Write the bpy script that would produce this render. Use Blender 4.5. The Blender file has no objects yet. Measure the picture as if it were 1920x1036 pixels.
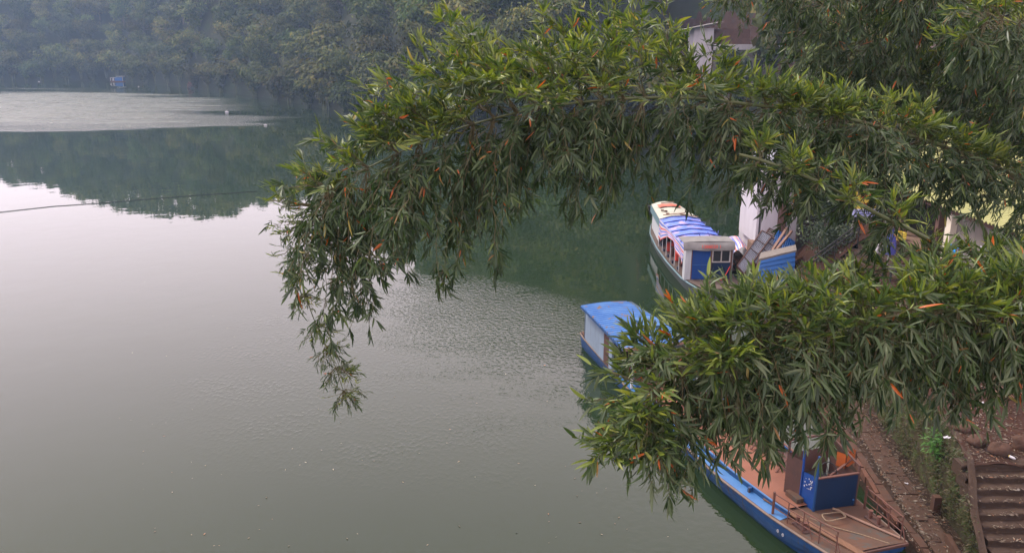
import bpy, math, random
import numpy as np
from mathutils import Vector, Matrix
sc = bpy.context.scene
col = sc.collection
rnd = random.Random(11)
NR = np.random.RandomState(5)
rad = math.radians
# ------------------------------------------------------------------ camera, sky, sun, exposure
cd = bpy.data.cameras.new('camera'); cam = bpy.data.objects.new('camera', cd); col.objects.link(cam)
cam.location = (0, 0, 11); cam.rotation_euler = (rad(74), 0, 0)
cd.sensor_width = 36; cd.lens = 28.26; cd.clip_start = .1; cd.clip_end = 3000
sc.camera = cam
SUN_EL, SUN_AZ = 50, -50            # azimuth from +Y towards +X, so the sun stands on the left
w = bpy.data.worlds.new('World'); sc.world = w; w.use_nodes = True
wn = w.node_tree; bg = wn.nodes['Background']
sky = wn.nodes.new('ShaderNodeTexSky'); sky.sky_type = 'NISHITA'; sky.sun_disc = False
sky.sun_elevation = rad(SUN_EL); sky.sun_rotation = rad(SUN_AZ); sky.dust_density = 4; sky.air_density = 1.2
mx = wn.nodes.new('ShaderNodeMixRGB'); mx.inputs[0].default_value = .72
mx.inputs[2].default_value = (38.5, 31.6, 33.4, 1)      # even veil of pale overcast
wn.links.new(sky.outputs[0], mx.inputs[1]); wn.links.new(mx.outputs[0], bg.inputs[0])
bg.inputs[1].default_value = .1
sd = bpy.data.lights.new('sun', 'SUN'); sun = bpy.data.objects.new('sun', sd); col.objects.link(sun)
sd.energy = 4.6; sd.angle = rad(11); sd.color = (1, .93, .82)
_e, _a = rad(SUN_EL), rad(SUN_AZ)
sun.rotation_euler = (-Vector((math.cos(_e)*math.sin(_a), math.cos(_e)*math.cos(_a), math.sin(_e)))).to_track_quat('-Z', 'Y').to_euler()
sc.view_settings.view_transform = 'Standard'; sc.view_settings.look = 'None'
sc.view_settings.exposure = 0; sc.view_settings.gamma = 1; sc.view_settings.use_curve_mapping = False
sc.render.engine = 'CYCLES'
sc.cycles.use_denoising = True
sc.cycles.max_bounces = 6; sc.cycles.diffuse_bounces = 2; sc.cycles.glossy_bounces = 2; sc.cycles.transmission_bounces = 3
sc.cycles.volume_bounces = 0; sc.cycles.transparent_max_bounces = 4

# ------------------------------------------------------------------ materials
def nodes(name):
    m = bpy.data.materials.new(name); m.use_nodes = True
    return m, m.node_tree, m.node_tree.nodes['Principled BSDF']
def rgb(c): return (c[0], c[1], c[2], 1)
def M(name, c1, c2=None, scale=3., rough=.7, bump=0., spots=None, metal=0., bscale=None, detail=6, stretch=None):
    """base colour wandering between c1 and c2, worn patches of a third colour (spots = colour, scale, threshold), fine relief"""
    m, t, b = nodes(name); N, L = t.nodes, t.links
    b.inputs['Roughness'].default_value = rough; b.inputs['Metallic'].default_value = metal
    b.inputs['Specular IOR Level'].default_value = .5 if rough < .2 else .2 if rough < .8 else .08
    tc = N.new('ShaderNodeTexCoord'); src = tc.outputs['Object']
    if stretch:
        mp = N.new('ShaderNodeMapping'); mp.inputs['Scale'].default_value = stretch; L.new(src, mp.inputs[0]); src = mp.outputs[0]
    nz = N.new('ShaderNodeTexNoise'); nz.inputs['Scale'].default_value = scale; nz.inputs['Detail'].default_value = detail
    nz.inputs['Roughness'].default_value = .62
    L.new(src, nz.inputs['Vector'])
    cr = N.new('ShaderNodeValToRGB'); cr.color_ramp.elements[0].position = .32; cr.color_ramp.elements[1].position = .68
    cr.color_ramp.elements[0].color = rgb(c1); cr.color_ramp.elements[1].color = rgb(c2 or [x*.75 for x in c1])
    L.new(nz.outputs['Fac'], cr.inputs[0]); out = cr.outputs[0]
    if spots:
        n2 = N.new('ShaderNodeTexNoise'); n2.inputs['Scale'].default_value = spots[1]; n2.inputs['Detail'].default_value = 8
        n2.inputs['Roughness'].default_value = .7; L.new(src, n2.inputs['Vector'])
        r2 = N.new('ShaderNodeValToRGB'); r2.color_ramp.elements[0].position = spots[2]; r2.color_ramp.elements[1].position = spots[2]+.07
        L.new(n2.outputs['Fac'], r2.inputs[0])
        mi = N.new('ShaderNodeMixRGB'); L.new(r2.outputs[0], mi.inputs[0]); L.new(out, mi.inputs[1]); mi.inputs[2].default_value = rgb(spots[0]); out = mi.outputs[0]
    L.new(out, b.inputs['Base Color'])
    if bump:
        n3 = N.new('ShaderNodeTexNoise'); n3.inputs['Scale'].default_value = bscale or scale*5; n3.inputs['Detail'].default_value = 5
        L.new(src, n3.inputs['Vector'])
        bp = N.new('ShaderNodeBump'); bp.inputs['Strength'].default_value = 1; bp.inputs['Distance'].default_value = bump
        L.new(n3.outputs['Fac'], bp.inputs['Height']); L.new(bp.outputs[0], b.inputs['Normal'])
    return m
def leaf_material(name, trans, rough, vary):
    """colour comes from the tint attribute of each leaf, with light passing through"""
    m, t, b = nodes(name); N, L = t.nodes, t.links
    at = N.new('ShaderNodeAttribute'); at.attribute_name = 'tint'; out = at.outputs['Color']
    if vary:
        oi = N.new('ShaderNodeObjectInfo'); hs = N.new('ShaderNodeHueSaturation')
        ma = N.new('ShaderNodeMapRange'); ma.inputs[3].default_value = 1-vary; ma.inputs[4].default_value = 1+vary
        L.new(oi.outputs['Random'], ma.inputs[0]); L.new(ma.outputs[0], hs.inputs['Value'])
        mh = N.new('ShaderNodeMapRange'); mh.inputs[3].default_value = .455; mh.inputs[4].default_value = .53
        mm = N.new('ShaderNodeMath'); mm.operation = 'MULTIPLY'; mm.inputs[1].default_value = 7.31
        mf = N.new('ShaderNodeMath'); mf.operation = 'FRACT'
        L.new(oi.outputs['Random'], mm.inputs[0]); L.new(mm.outputs[0], mf.inputs[0]); L.new(mf.outputs[0], mh.inputs[0]); L.new(mh.outputs[0], hs.inputs['Hue'])
        L.new(out, hs.inputs['Color']); out = hs.outputs[0]
    L.new(out, b.inputs['Base Color']); b.inputs['Roughness'].default_value = rough
    b.inputs['Specular IOR Level'].default_value = .36 if rough < .6 else .1
    tr = N.new('ShaderNodeBsdfTranslucent')
    ga = N.new('ShaderNodeHueSaturation'); ga.inputs['Saturation'].default_value = 1.15; ga.inputs['Value'].default_value = 1.25
    L.new(out, ga.inputs['Color']); L.new(ga.outputs[0], tr.inputs[0])
    ms = N.new('ShaderNodeMixShader'); ms.inputs[0].default_value = trans
    L.new(b.outputs[0], ms.inputs[1]); L.new(tr.outputs[0], ms.inputs[2]); L.new(ms.outputs[0], N['Material Output'].inputs[0])
    return m
MT = dict(
 leaf=leaf_material('bamboo_leaf', .3, .42, 0),
 crown=leaf_material('tree_leaf', .1, .75, .45),
 culm=M('bamboo_culm', (.05,.068,.026), (.08,.09,.04), 9, .42, spots=((.12,.1,.07), 14, .64), stretch=(1,1,.4)),
 twig=M('bamboo_twig', (0.06,0.06,0.027), (0.096,0.078,0.042), 9, .6),
 bark=M('bark', (.07,.055,.04), (.11,.09,.07), 5, .9),
 hill=M('hill_soil', (.012,.018,.008), (.02,.02,.011), .25, .95, spots=((.02,.03,.012), .12, .55)),
 earth=M('red_earth', (0.0372,0.01736,0.01178), (0.02356,0.01302,0.0093), .8, .95, .03, spots=((0.0434,0.031,0.0217), 3, .58), bscale=9),
 quay=M('quay_earth', (0.03596,0.02232,0.0155), (0.02356,0.01612,0.01178), 1.4, .95, .02, spots=((0.0341,0.0279,0.0217), 5, .56), bscale=14),
 slab=M('quay_slab', (0.0578,0.03536,0.02448), (0.0408,0.02584,0.01904), 2.2, .9, .006, spots=((0.0544,0.0408,0.0306), 4, .6), bscale=30),
 kerb=M('kerb_stone', (0.0665,0.0371,0.0252), (0.0462,0.0273,0.0203), 3, .9, .008, spots=((0.056,0.042,0.0315), 5, .58), bscale=30),
 ledge=M('rusty_ledge', (0.0975,0.0465,0.03), (0.06375,0.03375,0.024), 5, .9, .008, spots=((0.09,0.06,0.045), 6, .6)),
 moss=M('mossy_wall', (0.0238,0.0221,0.01105), (0.03825,0.02975,0.0187), 2.2, .95, .05, spots=((0.03825,0.051,0.017), 2.4, .5), bscale=8),
 step=M('step_stone', (.046,.031,.022), (.030,.021,.016), 2.5, .93, .014, spots=((.065,.045,.033), 5, .58), bscale=22),
 rock=M('brown_rock', (0.07,0.0406,0.0294), (0.042,0.028,0.021), 3, .92, .03, bscale=9),
 concrete=M('grey_concrete', (.16,.145,.13), (.12,.11,.10), 1.6, .9, .006, spots=((.13,.12,.11), 2.5, .62), stretch=(2.2, 2.2, .5)),
 brownconc=M('brown_concrete', (.17,.115,.085), (.13,.088,.068), 2, .9, .008, spots=((.13,.09,.07), 3, .6)),
 whitewall=M('white_plaster', (.40,.39,.42), (.33,.32,.35), .9, .85, spots=((.40,.38,.38), 1.6, .68), stretch=(2.2, 2.2, .5)),
 cream=M('cream_plaster', (.50,.46,.38), (.42,.38,.31), 1.2, .85, spots=((.3,.26,.2), 2, .64)),
 brown=M('brown_paint', (.10,.055,.042), (.07,.04,.032), 3, .6),
 dark=M('interior_shade', (.02,.018,.016), (.03,.026,.022), 2, .9),  # shade inside the house and cabin put into the colour
 greenroof=M('yellow_green_roof', (.24,.25,.10), (.19,.20,.08), .9, .6, spots=((.28,.26,.14), 2, .62)),
 bluehull=M('blue_hull_paint', (0.0105,0.0465,0.135), (0.00825,0.03375,0.0975), 1.6, .5, .003, spots=((0.045,0.03375,0.027), 3.2, .58), bscale=12, stretch=(2.2, 2.2, .5)),
 bluelight=M('light_blue_paint', (0.0216,0.0792,0.2016), (0.0396,0.1224,0.2592), 2.2, .45, spots=((0.072,0.0648,0.0612), 4, .6)),
 bluebright=M('bright_blue_paint', (0.0068,0.0425,0.187), (0.0085,0.0357,0.1445), 1.5, .45, spots=((0.0425,0.04675,0.0595), 5, .62), stretch=(2.2, 2.2, .5)),
 bluedark=M('dark_blue_paint', (0.00372,0.01612,0.0465), (0.00496,0.01364,0.0372), 1.3, .5, spots=((0.0217,0.0186,0.01736), 4, .62), stretch=(2.2, 2.2, .5)),
 blueroof=M('blue_roof_sheet', (0.0315,0.108,0.288), (0.063,0.162,0.342), 1.9, .5, spots=((0.144,0.108,0.09), 2.6, .56)),
 palewall=M('pale_blue_wall', (.16,.21,.27), (.12,.16,.21), 1.4, .6, spots=((.28,.25,.24), 3, .66), stretch=(2.2, 2.2, .5)),
 rub=M('rub_rail', (.16,.12,.095), (.10,.08,.07), 4, .8, spots=((.05,.12,.22), 5, .62)),
 deckred=M('red_oxide_deck', (0.16,0.068,0.0416), (0.124,0.0528,0.0336), 1.1, .75, .002, spots=((0.216,0.112,0.072), 1.7, .62)),
 deckbrown=M('rusty_foredeck', (0.055,0.0396,0.0308), (0.08525,0.044,0.0286), 1.3, .8, .004, spots=((0.055,0.0484,0.04125), 2.4, .55), bscale=20),
 rust=M('rusty_steel', (0.104,0.044,0.032), (0.068,0.036,0.028), 8, .75),
 darkrust=M('dark_rusty_panel', (.075,.038,.030), (.05,.03,.026), 3, .75, spots=((.12,.06,.04), 5, .64)),
 plank=M('weathered_plank', (0.136,0.076,0.048), (0.096,0.056,0.036), 3, .85, .003, stretch=(4.8,0.48,0.8)),
 plankdark=M('old_plank', (.20,.13,.10), (.14,.09,.07), 4, .85, .003, stretch=(1,1,4)),
 orange=M('orange_plastic', (.30,.075,.015), (.24,.06,.015), 4, .55, spots=((.2,.07,.03), 6, .64)),
 rope=M('old_rope', (.20,.15,.10), (.13,.10,.07), 30, .9),
 redrope=M('red_rope', (.6,.05,.03), (.45,.04,.03), 30, .8),
 black=M('black_rubber', (.02,.02,.02), (.03,.03,.03), 4, .8),
 greyhull=M('grey_hull_paint', (.055,.065,.066), (.04,.05,.052), 1.6, .6, spots=((.10,.08,.07), 2.6, .62), stretch=(2.2, 2.2, .5)),
 tealhull=M('teal_strip', (.10,.17,.19), (.08,.14,.16), 2, .55),
 sidedeck=M('brown_side_deck', (0.088,0.068,0.056), (0.064,0.0496,0.0432), 3, .85, spots=((0.08,0.064,0.056), 4, .6)),
 canopy=M('grey_canopy', (.17,.17,.165), (.12,.12,.115), 3, .8, spots=((.15,.15,.14), 4, .6)),
 oldwhite=M('old_white_paint', (.36,.38,.40), (.28,.30,.32), 2, .6, spots=((.25,.15,.10), 4, .7), stretch=(2.2, 2.2, .5)),
 creamroof=M('cream_roof_sheet', (.33,.33,.27), (.25,.27,.22), 1.4, .7, spots=((.36,.20,.14), 2.0, .64)),
 salmon=M('salmon_tarp', (.42,.10,.06), (.34,.09,.06), 3, .6, spots=((.5,.3,.24), 5, .62)),
 tinsheet=M('galvanised_sheet', (.25,.27,.31), (.17,.18,.21), 2, .38, metal=.35, spots=((.25,.2,.18), 3, .64)),
 bluesiding=M('blue_siding', (.016,.09,.28), (.014,.07,.22), 2, .45, spots=((.10,.13,.18), 5, .7)),
 glass=M('dark_window_glass', (.015,.018,.02), (.02,.022,.025), 1, .08),
 alu=M('window_frame', (.30,.29,.28), (.24,.23,.22), 4, .5),
 white=M('white_thing', (.36,.36,.38), (.30,.30,.32), 3, .6),
 bluebanner=M('blue_banner', (.02,.26,.72), (.02,.23,.64), 2, .6),
 yellow=M('yellow_print', (.50,.40,.06), (.42,.33,.05), 3, .6),
 red=M('red_print', (.5,.05,.03), (.42,.05,.03), 3, .6),
 bluewhite=M('blue_white_print', (.42,.46,.72), (.34,.38,.64), 3, .6),
 navy=M('navy_cloth', (.05,.055,.20), (.04,.045,.16), 5, .8),
 metal=M('pole_metal', (.30,.30,.29), (.24,.24,.23), 6, .5, metal=.3),
 pinkwall=M('pale_pink_wall', (.55,.42,.40), (.48,.37,.36), 1, .85),
)
def striped(name, cols, scale, axis, rough=.5, patch=None):
    """woven plastic sheeting with printed stripes along one axis (cols = list of (position, colour))"""
    m, t, b = nodes(name); N, L = t.nodes, t.links
    tc = N.new('ShaderNodeTexCoord'); sp = N.new('ShaderNodeSeparateXYZ'); L.new(tc.outputs['UV'], sp.inputs[0])
    mu = N.new('ShaderNodeMath'); mu.operation = 'MULTIPLY'; mu.inputs[1].default_value = scale; L.new(sp.outputs[axis], mu.inputs[0])
    fr = N.new('ShaderNodeMath'); fr.operation = 'FRACT'; L.new(mu.outputs[0], fr.inputs[0])
    cr = N.new('ShaderNodeValToRGB'); cr.color_ramp.interpolation = 'CONSTANT'
    el = cr.color_ramp.elements
    while len(el) > 1: el.remove(el[-1])
    for i, (p, c) in enumerate(cols):
        e = el[0] if i == 0 else el.new(p); e.position = p; e.color = rgb(c)
    L.new(fr.outputs[0], cr.inputs[0]); out = cr.outputs[0]
    if patch:
        n2 = N.new('ShaderNodeTexNoise'); n2.inputs['Scale'].default_value = patch[1]; n2.inputs['Detail'].default_value = 4
        L.new(tc.outputs['Object'], n2.inputs['Vector'])
        r2 = N.new('ShaderNodeValToRGB'); r2.color_ramp.elements[0].position = patch[2]; r2.color_ramp.elements[1].position = patch[2]+.12
        L.new(n2.outputs['Fac'], r2.inputs[0]); mi = N.new('ShaderNodeMixRGB'); L.new(r2.outputs[0], mi.inputs[0]); L.new(out, mi.inputs[1])
        mi.inputs[2].default_value = rgb(patch[0]); out = mi.outputs[0]
    L.new(out, b.inputs['Base Color']); b.inputs['Roughness'].default_value = rough
    return m
W_, B_, R_ = (.42,.41,.45), (.035,.08,.36), (.40,.06,.06)
MT['tarptop'] = striped('blue_tarp', [(0,(.06,.12,.44))], 1, 0, .45, patch=((.26,.20,.36), 1.6, .55))
MT['tarpside'] = striped('striped_tarp', [(0,W_),(.12,B_),(.3,W_),(.45,R_),(.62,W_),(.72,B_),(.86,(.4,.4,.66)),(.93,R_)], 1.6, 1, .5)
MT['tarpbundle'] = striped('striped_bundle_tarp', [(0,(.55,.34,.24)),(.2,B_),(.34,W_),(.5,R_),(.68,W_),(.8,B_)], 3, 0, .5, patch=((.58,.36,.25), 1.2, .52))

# ------------------------------------------------------------------ mesh helpers
class MB:
    def __init__(s): s.v, s.f, s.uv = [], [], None
    def quad(s, a, b, c, d):
        n = len(s.v); s.v += [tuple(a), tuple(b), tuple(c), tuple(d)]; s.f.append((n, n+1, n+2, n+3)); return s
    def box(s, c, d, R=None):
        n = len(s.v); hx, hy, hz = d[0]/2, d[1]/2, d[2]/2
        for p in ((-1,-1,-1),(1,-1,-1),(1,1,-1),(-1,1,-1),(-1,-1,1),(1,-1,1),(1,1,1),(-1,1,1)):
            q = Vector((p[0]*hx, p[1]*hy, p[2]*hz))
            if R is not None: q = R @ q
            s.v.append((q.x+c[0], q.y+c[1], q.z+c[2]))
        s.f += [tuple(n+i for i in f) for f in ((0,3,2,1),(4,5,6,7),(0,1,5,4),(1,2,6,5),(2,3,7,6),(3,0,4,7))]; return s
    def bx(s, x0, x1, y0, y1, z0, z1): return s.box(((x0+x1)/2, (y0+y1)/2, (z0+z1)/2), (x1-x0, y1-y0, z1-z0))
    def beam(s, a, b, wd, h, up=(0,0,1)):
        a, b = Vector(a), Vector(b); y = (b-a); L = y.length; y = y/L; u = Vector(up)
        if abs(y.dot(u)) > .98: u = Vector((1,0,0))
        x = y.cross(u).normalized(); z = x.cross(y)
        return s.box((a+b)/2, (wd, L, h), Matrix((x, y, z)).transposed())
    def tube(s, pts, r, n=6, cap=True):
        pts = [Vector(p) for p in pts]; m = len(pts); rr = r if isinstance(r, (list, tuple, np.ndarray)) else [r]*m
        base = len(s.v); u = None
        for i, p in enumerate(pts):
            t = (pts[min(i+1, m-1)]-pts[max(i-1, 0)]).normalized()
            if u is None: u = t.orthogonal().normalized()
            else:
                u = (u - t*u.dot(t)); u = u.normalized() if u.length > 1e-6 else t.orthogonal().normalized()
            q = t.cross(u)
            for k in range(n):
                a = 2*math.pi*k/n; s.v.append(tuple(p+(u*math.cos(a)+q*math.sin(a))*rr[i]))
        for i in range(m-1):
            for k in range(n):
                s.f.append((base+i*n+k, base+i*n+(k+1) % n, base+(i+1)*n+(k+1) % n, base+(i+1)*n+k))
        if cap: s.f.append(tuple(base+k for k in range(n))[::-1]); s.f.append(tuple(base+(m-1)*n+k for k in range(n)))
        return s
    def grid(s, fn, nu, nv, flip=False):
        """sheet of nu x nv cells; fn(u, v) gives the point; keeps u, v as UV"""
        n = len(s.v)
        if s.uv is None: s.uv = {}
        for j in range(nv+1):
            for i in range(nu+1):
                s.uv[len(s.v)] = (i/nu, j/nv); s.v.append(tuple(fn(i/nu, j/nv)))
        for j in range(nv):
            for i in range(nu):
                a = n+j*(nu+1)+i; q = (a, a+1, a+nu+2, a+nu+1); s.f.append(q[::-1] if flip else q)
        return s
    def thick(s, fn, nu, nv, off):
        """a sheet with real thickness: the same grid twice, offset by off"""
        o = Vector(off); s.grid(fn, nu, nv); return s.grid(lambda u, v: Vector(fn(u, v))-o, nu, nv, True)
INV = {}
def mesh_of(name, mb, mat, inv=None, smooth=False):
    me = bpy.data.meshes.new(name); vs = mb.v
    if inv is not None: vs = [tuple(inv @ Vector(p)) for p in vs]
    me.from_pydata(vs, [], mb.f); me.materials.append(mat)
    if mb.uv:
        ul = me.uv_layers.new(name='UVMap')
        for l in me.loops: ul.data[l.index].uv = mb.uv.get(l.vertex_index, (0, 0))
    if smooth: me.polygons.foreach_set('use_smooth', [True]*len(me.polygons))
    me.update(); return me
def tag(o, label=None, cat=None, group=None, kind=None):
    if label: o['label'] = label
    if cat: o['category'] = cat
    if group: o['group'] = group
    if kind: o['kind'] = kind
    return o
def thing(name, label, cat, loc=(0,0,0), rotz=0., group=None):
    o = bpy.data.objects.new(name, None); o.empty_display_size = .2; col.objects.link(o)
    o.location = loc; o.rotation_euler = (0, 0, rotz)
    INV[o.name] = ((Matrix.Translation(Vector(loc)) @ Matrix.Rotation(rotz, 4, 'Z')).inverted())
    return tag(o, label, cat, group)
def part(name, mb, mat, parent, world=False, smooth=False, kind=None, label=None):
    """a mesh child; world=True when mb is in world coordinates, else in the thing's own"""
    o = bpy.data.objects.new(name, mesh_of(name, mb, MT[mat] if isinstance(mat, str) else mat, INV[parent.name] if world else None, smooth))
    col.objects.link(o); o.parent = parent; INV[o.name] = INV[parent.name]
    return tag(o, label, None, None, kind)
def solo(name, mb, mat, label, cat, group=None, loc=None, smooth=False, kind=None):
    """a thing that is one mesh, its origin at loc"""
    inv = Matrix.Translation(-Vector(loc)) if loc is not None else None
    o = bpy.data.objects.new(name, mesh_of(name, mb, MT[mat] if isinstance(mat, str) else mat, inv, smooth)); col.objects.link(o)
    if loc is not None: o.location = loc
    INV[o.name] = inv or Matrix()
    return tag(o, label, cat, group, kind)
def struct(name, mb, mat, smooth=False):
    o = bpy.data.objects.new(name, mesh_of(name, mb, MT[mat] if isinstance(mat, str) else mat, None, smooth)); col.objects.link(o)
    INV[o.name] = Matrix(); return tag(o, None, None, None, 'structure')
def np_mesh(name, V, F4, mat, tint=None, tris=None):
    """mesh from numpy arrays: V (n,3), F4 (m,k) faces of one size, tint (m,3) colour per face"""
    me = bpy.data.meshes.new(name); n, k = F4.shape
    me.vertices.add(len(V)); me.vertices.foreach_set('co', np.ascontiguousarray(V, dtype=np.float32).ravel())
    me.loops.add(n*k); me.loops.foreach_set('vertex_index', np.ascontiguousarray(F4, dtype=np.int32).ravel())
    me.polygons.add(n); me.polygons.foreach_set('loop_start', np.arange(0, n*k, k, dtype=np.int32)); me.polygons.foreach_set('loop_total', np.full(n, k, dtype=np.int32))
    me.materials.append(mat)
    if tint is not None:
        a = me.attributes.new('tint', 'FLOAT_COLOR', 'FACE')
        a.data.foreach_set('color', np.concatenate([tint, np.ones((n, 1))], 1).astype(np.float32).ravel())
    me.update(calc_edges=True); return me
def lerp(x, xs, ys): return float(np.interp(x, xs, ys))

# ------------------------------------------------------------------ water
def water_material():
    m, t, b = nodes('river_water'); N, L = t.nodes, t.links
    def math_(op, a, bb=None, c=None):
        n = N.new('ShaderNodeMath'); n.operation = op
        for i, v in enumerate((a, bb, c)):
            if v is None: continue
            if isinstance(v, (int, float)): n.inputs[i].default_value = v
            else: L.new(v, n.inputs[i])
        return n.outputs[0]
    tc = N.new('ShaderNodeTexCoord'); P = tc.outputs['Object']
    sp = N.new('ShaderNodeSeparateXYZ'); L.new(P, sp.inputs[0]); X, Y = sp.outputs[0], sp.outputs[1]
    def noise(scale, detail=2., rough=.5, stretch=None, rot=0):
        src = P
        if stretch:
            mp = N.new('ShaderNodeMapping'); mp.inputs['Scale'].default_value = stretch; mp.inputs['Rotation'].default_value = (0, 0, rot); L.new(P, mp.inputs[0]); src = mp.outputs[0]
        n = N.new('ShaderNodeTexNoise'); n.inputs['Scale'].default_value = scale; n.inputs['Detail'].default_value = detail; n.inputs['Roughness'].default_value = rough
        L.new(src, n.inputs['Vector']); return n.outputs['Fac']
    def ellipse(cx, cy, rx, ry, rot, wob, wscale, soft, wst=None):
        dx, dy = math_('SUBTRACT', X, cx), math_('SUBTRACT', Y, cy); c, s = math.cos(rot), math.sin(rot)
        u = math_('ADD', math_('MULTIPLY', dx, c/rx), math_('MULTIPLY', dy, s/rx))
        v = math_('ADD', math_('MULTIPLY', dx, -s/ry), math_('MULTIPLY', dy, c/ry))
        r = math_('SQRT', math_('ADD', math_('MULTIPLY', u, u), math_('MULTIPLY', v, v)))
        r = math_('ADD', r, math_('MULTIPLY', math_('SUBTRACT', noise(wscale, 4, .6, wst), .5), wob))
        mr = N.new('ShaderNodeMapRange'); mr.interpolation_type = 'SMOOTHSTEP'; mr.inputs[1].default_value = 1+soft; mr.inputs[2].default_value = 1-soft
        L.new(r, mr.inputs[0]); return mr.outputs[0]
    near = ellipse(-3.4, 28.3, 8.0, 9.6, .12, .55, .22, .28)
    far = math_('MULTIPLY', ellipse(-90, 164, 58, 26, -.91, 1.5, .03, .28, (.45, 2.2, 1)), 1.0)
    gl = N.new('ShaderNodeMapRange'); gl.inputs[1].default_value = .36; gl.inputs[2].default_value = .62; gl.inputs[3].default_value = .45; gl.inputs[4].default_value = 1
    L.new(noise(.16, 6, .75, (.45, 1.7, 1), -.5), gl.inputs[0]); far = math_('MULTIPLY', far, gl.outputs[0])
    bright = ellipse(-.4, 31.2, 4.2, 5.2, .55, .6, .5, .45)
    boatp = ellipse(4.0, 17.0, 2.0, 3.0, .3, .5, .8, .4)
    # wind-ruffled patches of small wavelets on an otherwise glassy river
    calm = math_('ADD', math_('MULTIPLY', noise(.55, 2), .0050), math_('MULTIPLY', noise(3.2, 2), .00055))
    wav = N.new('ShaderNodeMapRange'); wav.inputs[1].default_value = .45; wav.inputs[2].default_value = .8
    L.new(noise(7.6, 2, .5, (1, .7, 1), .2), wav.inputs[0])
    strk = N.new('ShaderNodeMapRange'); strk.inputs[1].default_value = .34; strk.inputs[2].default_value = .64; strk.inputs[3].default_value = .25; strk.inputs[4].default_value = 1.25
    L.new(noise(.42, 4, .6, (.7, 1.5, 1), .25), strk.inputs[0]); near = math_('MULTIPLY', near, strk.outputs[0])
    rip = math_('MULTIPLY', math_('ADD', math_('MULTIPLY', wav.outputs[0], .0072), math_('MULTIPLY', noise(15, 2), .0012)), near)
    ripf = math_('MULTIPLY', math_('ADD', math_('MULTIPLY', noise(1.1, 3, .6), .42), math_('MULTIPLY', noise(4, 2), .14)), far)
    ripb = math_('MULTIPLY', noise(4.5, 2), math_('MULTIPLY', boatp, .010))
    rip = math_('ADD', rip, math_('MULTIPLY', math_('ADD', math_('MULTIPLY', noise(5.5, 3, .6), .009), math_('MULTIPLY', wav.outputs[0], .007)), bright))
    h = math_('ADD', math_('ADD', calm, rip), math_('ADD', ripf, ripb))
    bp = N.new('ShaderNodeBump'); bp.inputs['Strength'].default_value = 1; bp.inputs['Distance'].default_value = 1
    L.new(h, bp.inputs['Height']); L.new(bp.outputs[0], b.inputs['Normal'])
    cr = N.new('ShaderNodeValToRGB'); cr.color_ramp.elements[0].position = .3; cr.color_ramp.elements[1].position = .7
    cr.color_ramp.elements[0].color = (.0085, .0178, .0065, 1); cr.color_ramp.elements[1].color = (.0115, .0218, .0085, 1)
    L.new(noise(.06, 3), cr.inputs[0]); L.new(cr.outputs[0], b.inputs['Base Color'])
    L.new(math_('ADD', math_('MULTIPLY', far, .36), .015), b.inputs['Roughness']); b.inputs['IOR'].default_value = 1.333; b.inputs['Specular IOR Level'].default_value = .5
    return m
wm = MB(); wm.quad((-440,-30,0), (300,-30,0), (300,580,0), (-440,580,0))
struct('river_water', wm, water_material())

# ------------------------------------------------------------------ far shore: hills in a bend of the river
AZ =  [-70, -45, -32.5, -26, -20.4, -14.9, -11.6, -6.1, 0,  5,  10, 15, 17.5, 19, 21, 26, 40, 75]
DSH = [330, 345, 312, 300, 226, 168, 139, 107, 97, 92, 88, 82, 72, 56, 48, 46, 44, 40]
ELV = [7, 7, 7.2, 9.8, 10.9, 9.3, 11.0, 15.6, 18.0, 20.2, 21, 22, 22, 22, 22, 22, 22, 20]
def shore(a): return lerp(a, AZ, DSH)
def crest(a):
    d = shore(a); rc = d+70; return rc, rc*math.tan(rad(lerp(a, AZ, ELV)))-11-6
HN = [(NR.uniform(.02,.09), NR.uniform(0,6.28), NR.uniform(0,6.28), NR.uniform(.4,1)) for _ in range(9)]
def hill_z(x, y):
    r = math.hypot(x, y); a = math.degrees(math.atan2(x, y)); a = max(-70, min(75, a)); d = shore(a); t = r-d
    if t < 0: return -.9
    rc, zc = crest(a); q = min(1.0, t/(rc-d))
    z = -.9+1.5*min(1, t/3.)+(zc-.6)*(q**.92) if t > 0 else -.9
    if t > rc-d: z -= .12*(t-(rc-d))
    wt = min(1, max(0, (a-9.3)/1.6))*min(1, max(0, (22.5-a)/1.8))     # levelled ground with a cut bank behind the white-roofed house
    if wt > 0 and t < 70: z = z*(1-wt)+wt*lerp(t, [0, 3, 26, 29, 36.5, 70], [-.9, .8, 8.0, 8.6, 16.2, zc])
    n = sum(k[3]*math.sin(x*k[0]*math.cos(k[1])+y*k[0]*math.sin(k[1])+k[2]) for k in HN)
    if t > 0: z += (3.4*math.sin(a*.62+1)+2.0*math.sin(a*1.55))*min(1, t/25)*max(0, min(1, (62-t)/20))*(1-wt)
    return z+n*.55*min(1, t/20)
hm = MB()
def hill_pt(u, v):
    a = -70+145*u; d = shore(a); r = d-1.5+135*(v**1.35); x, y = r*math.sin(rad(a)), r*math.cos(rad(a))
    return (x, y, hill_z(x, y))
hm.grid(hill_pt, 290, 60, True)
struct('hillside', hm, 'hill', True)
em = MB()   # bare cut bank of red earth above the white-roofed house
def cut_pt(u, v):
    a = 8.9+13.6*u; r = shore(a)+25.5+13.5*v; x, y = r*math.sin(rad(a)), r*math.cos(rad(a))
    e = min(1, 5*u, 5*(1-u), 6*v, 4*(1-v))
    return (x, y, hill_z(x, y)-.5+.85*e+.30*math.sin(u*47+v*5)*math.sin(v*8.3+u*9)+.22*math.sin(u*113)*math.sin(v*17+u*31))
em.grid(cut_pt, 110, 26, True); struct('earth_bank', em, 'earth', True)

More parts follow.
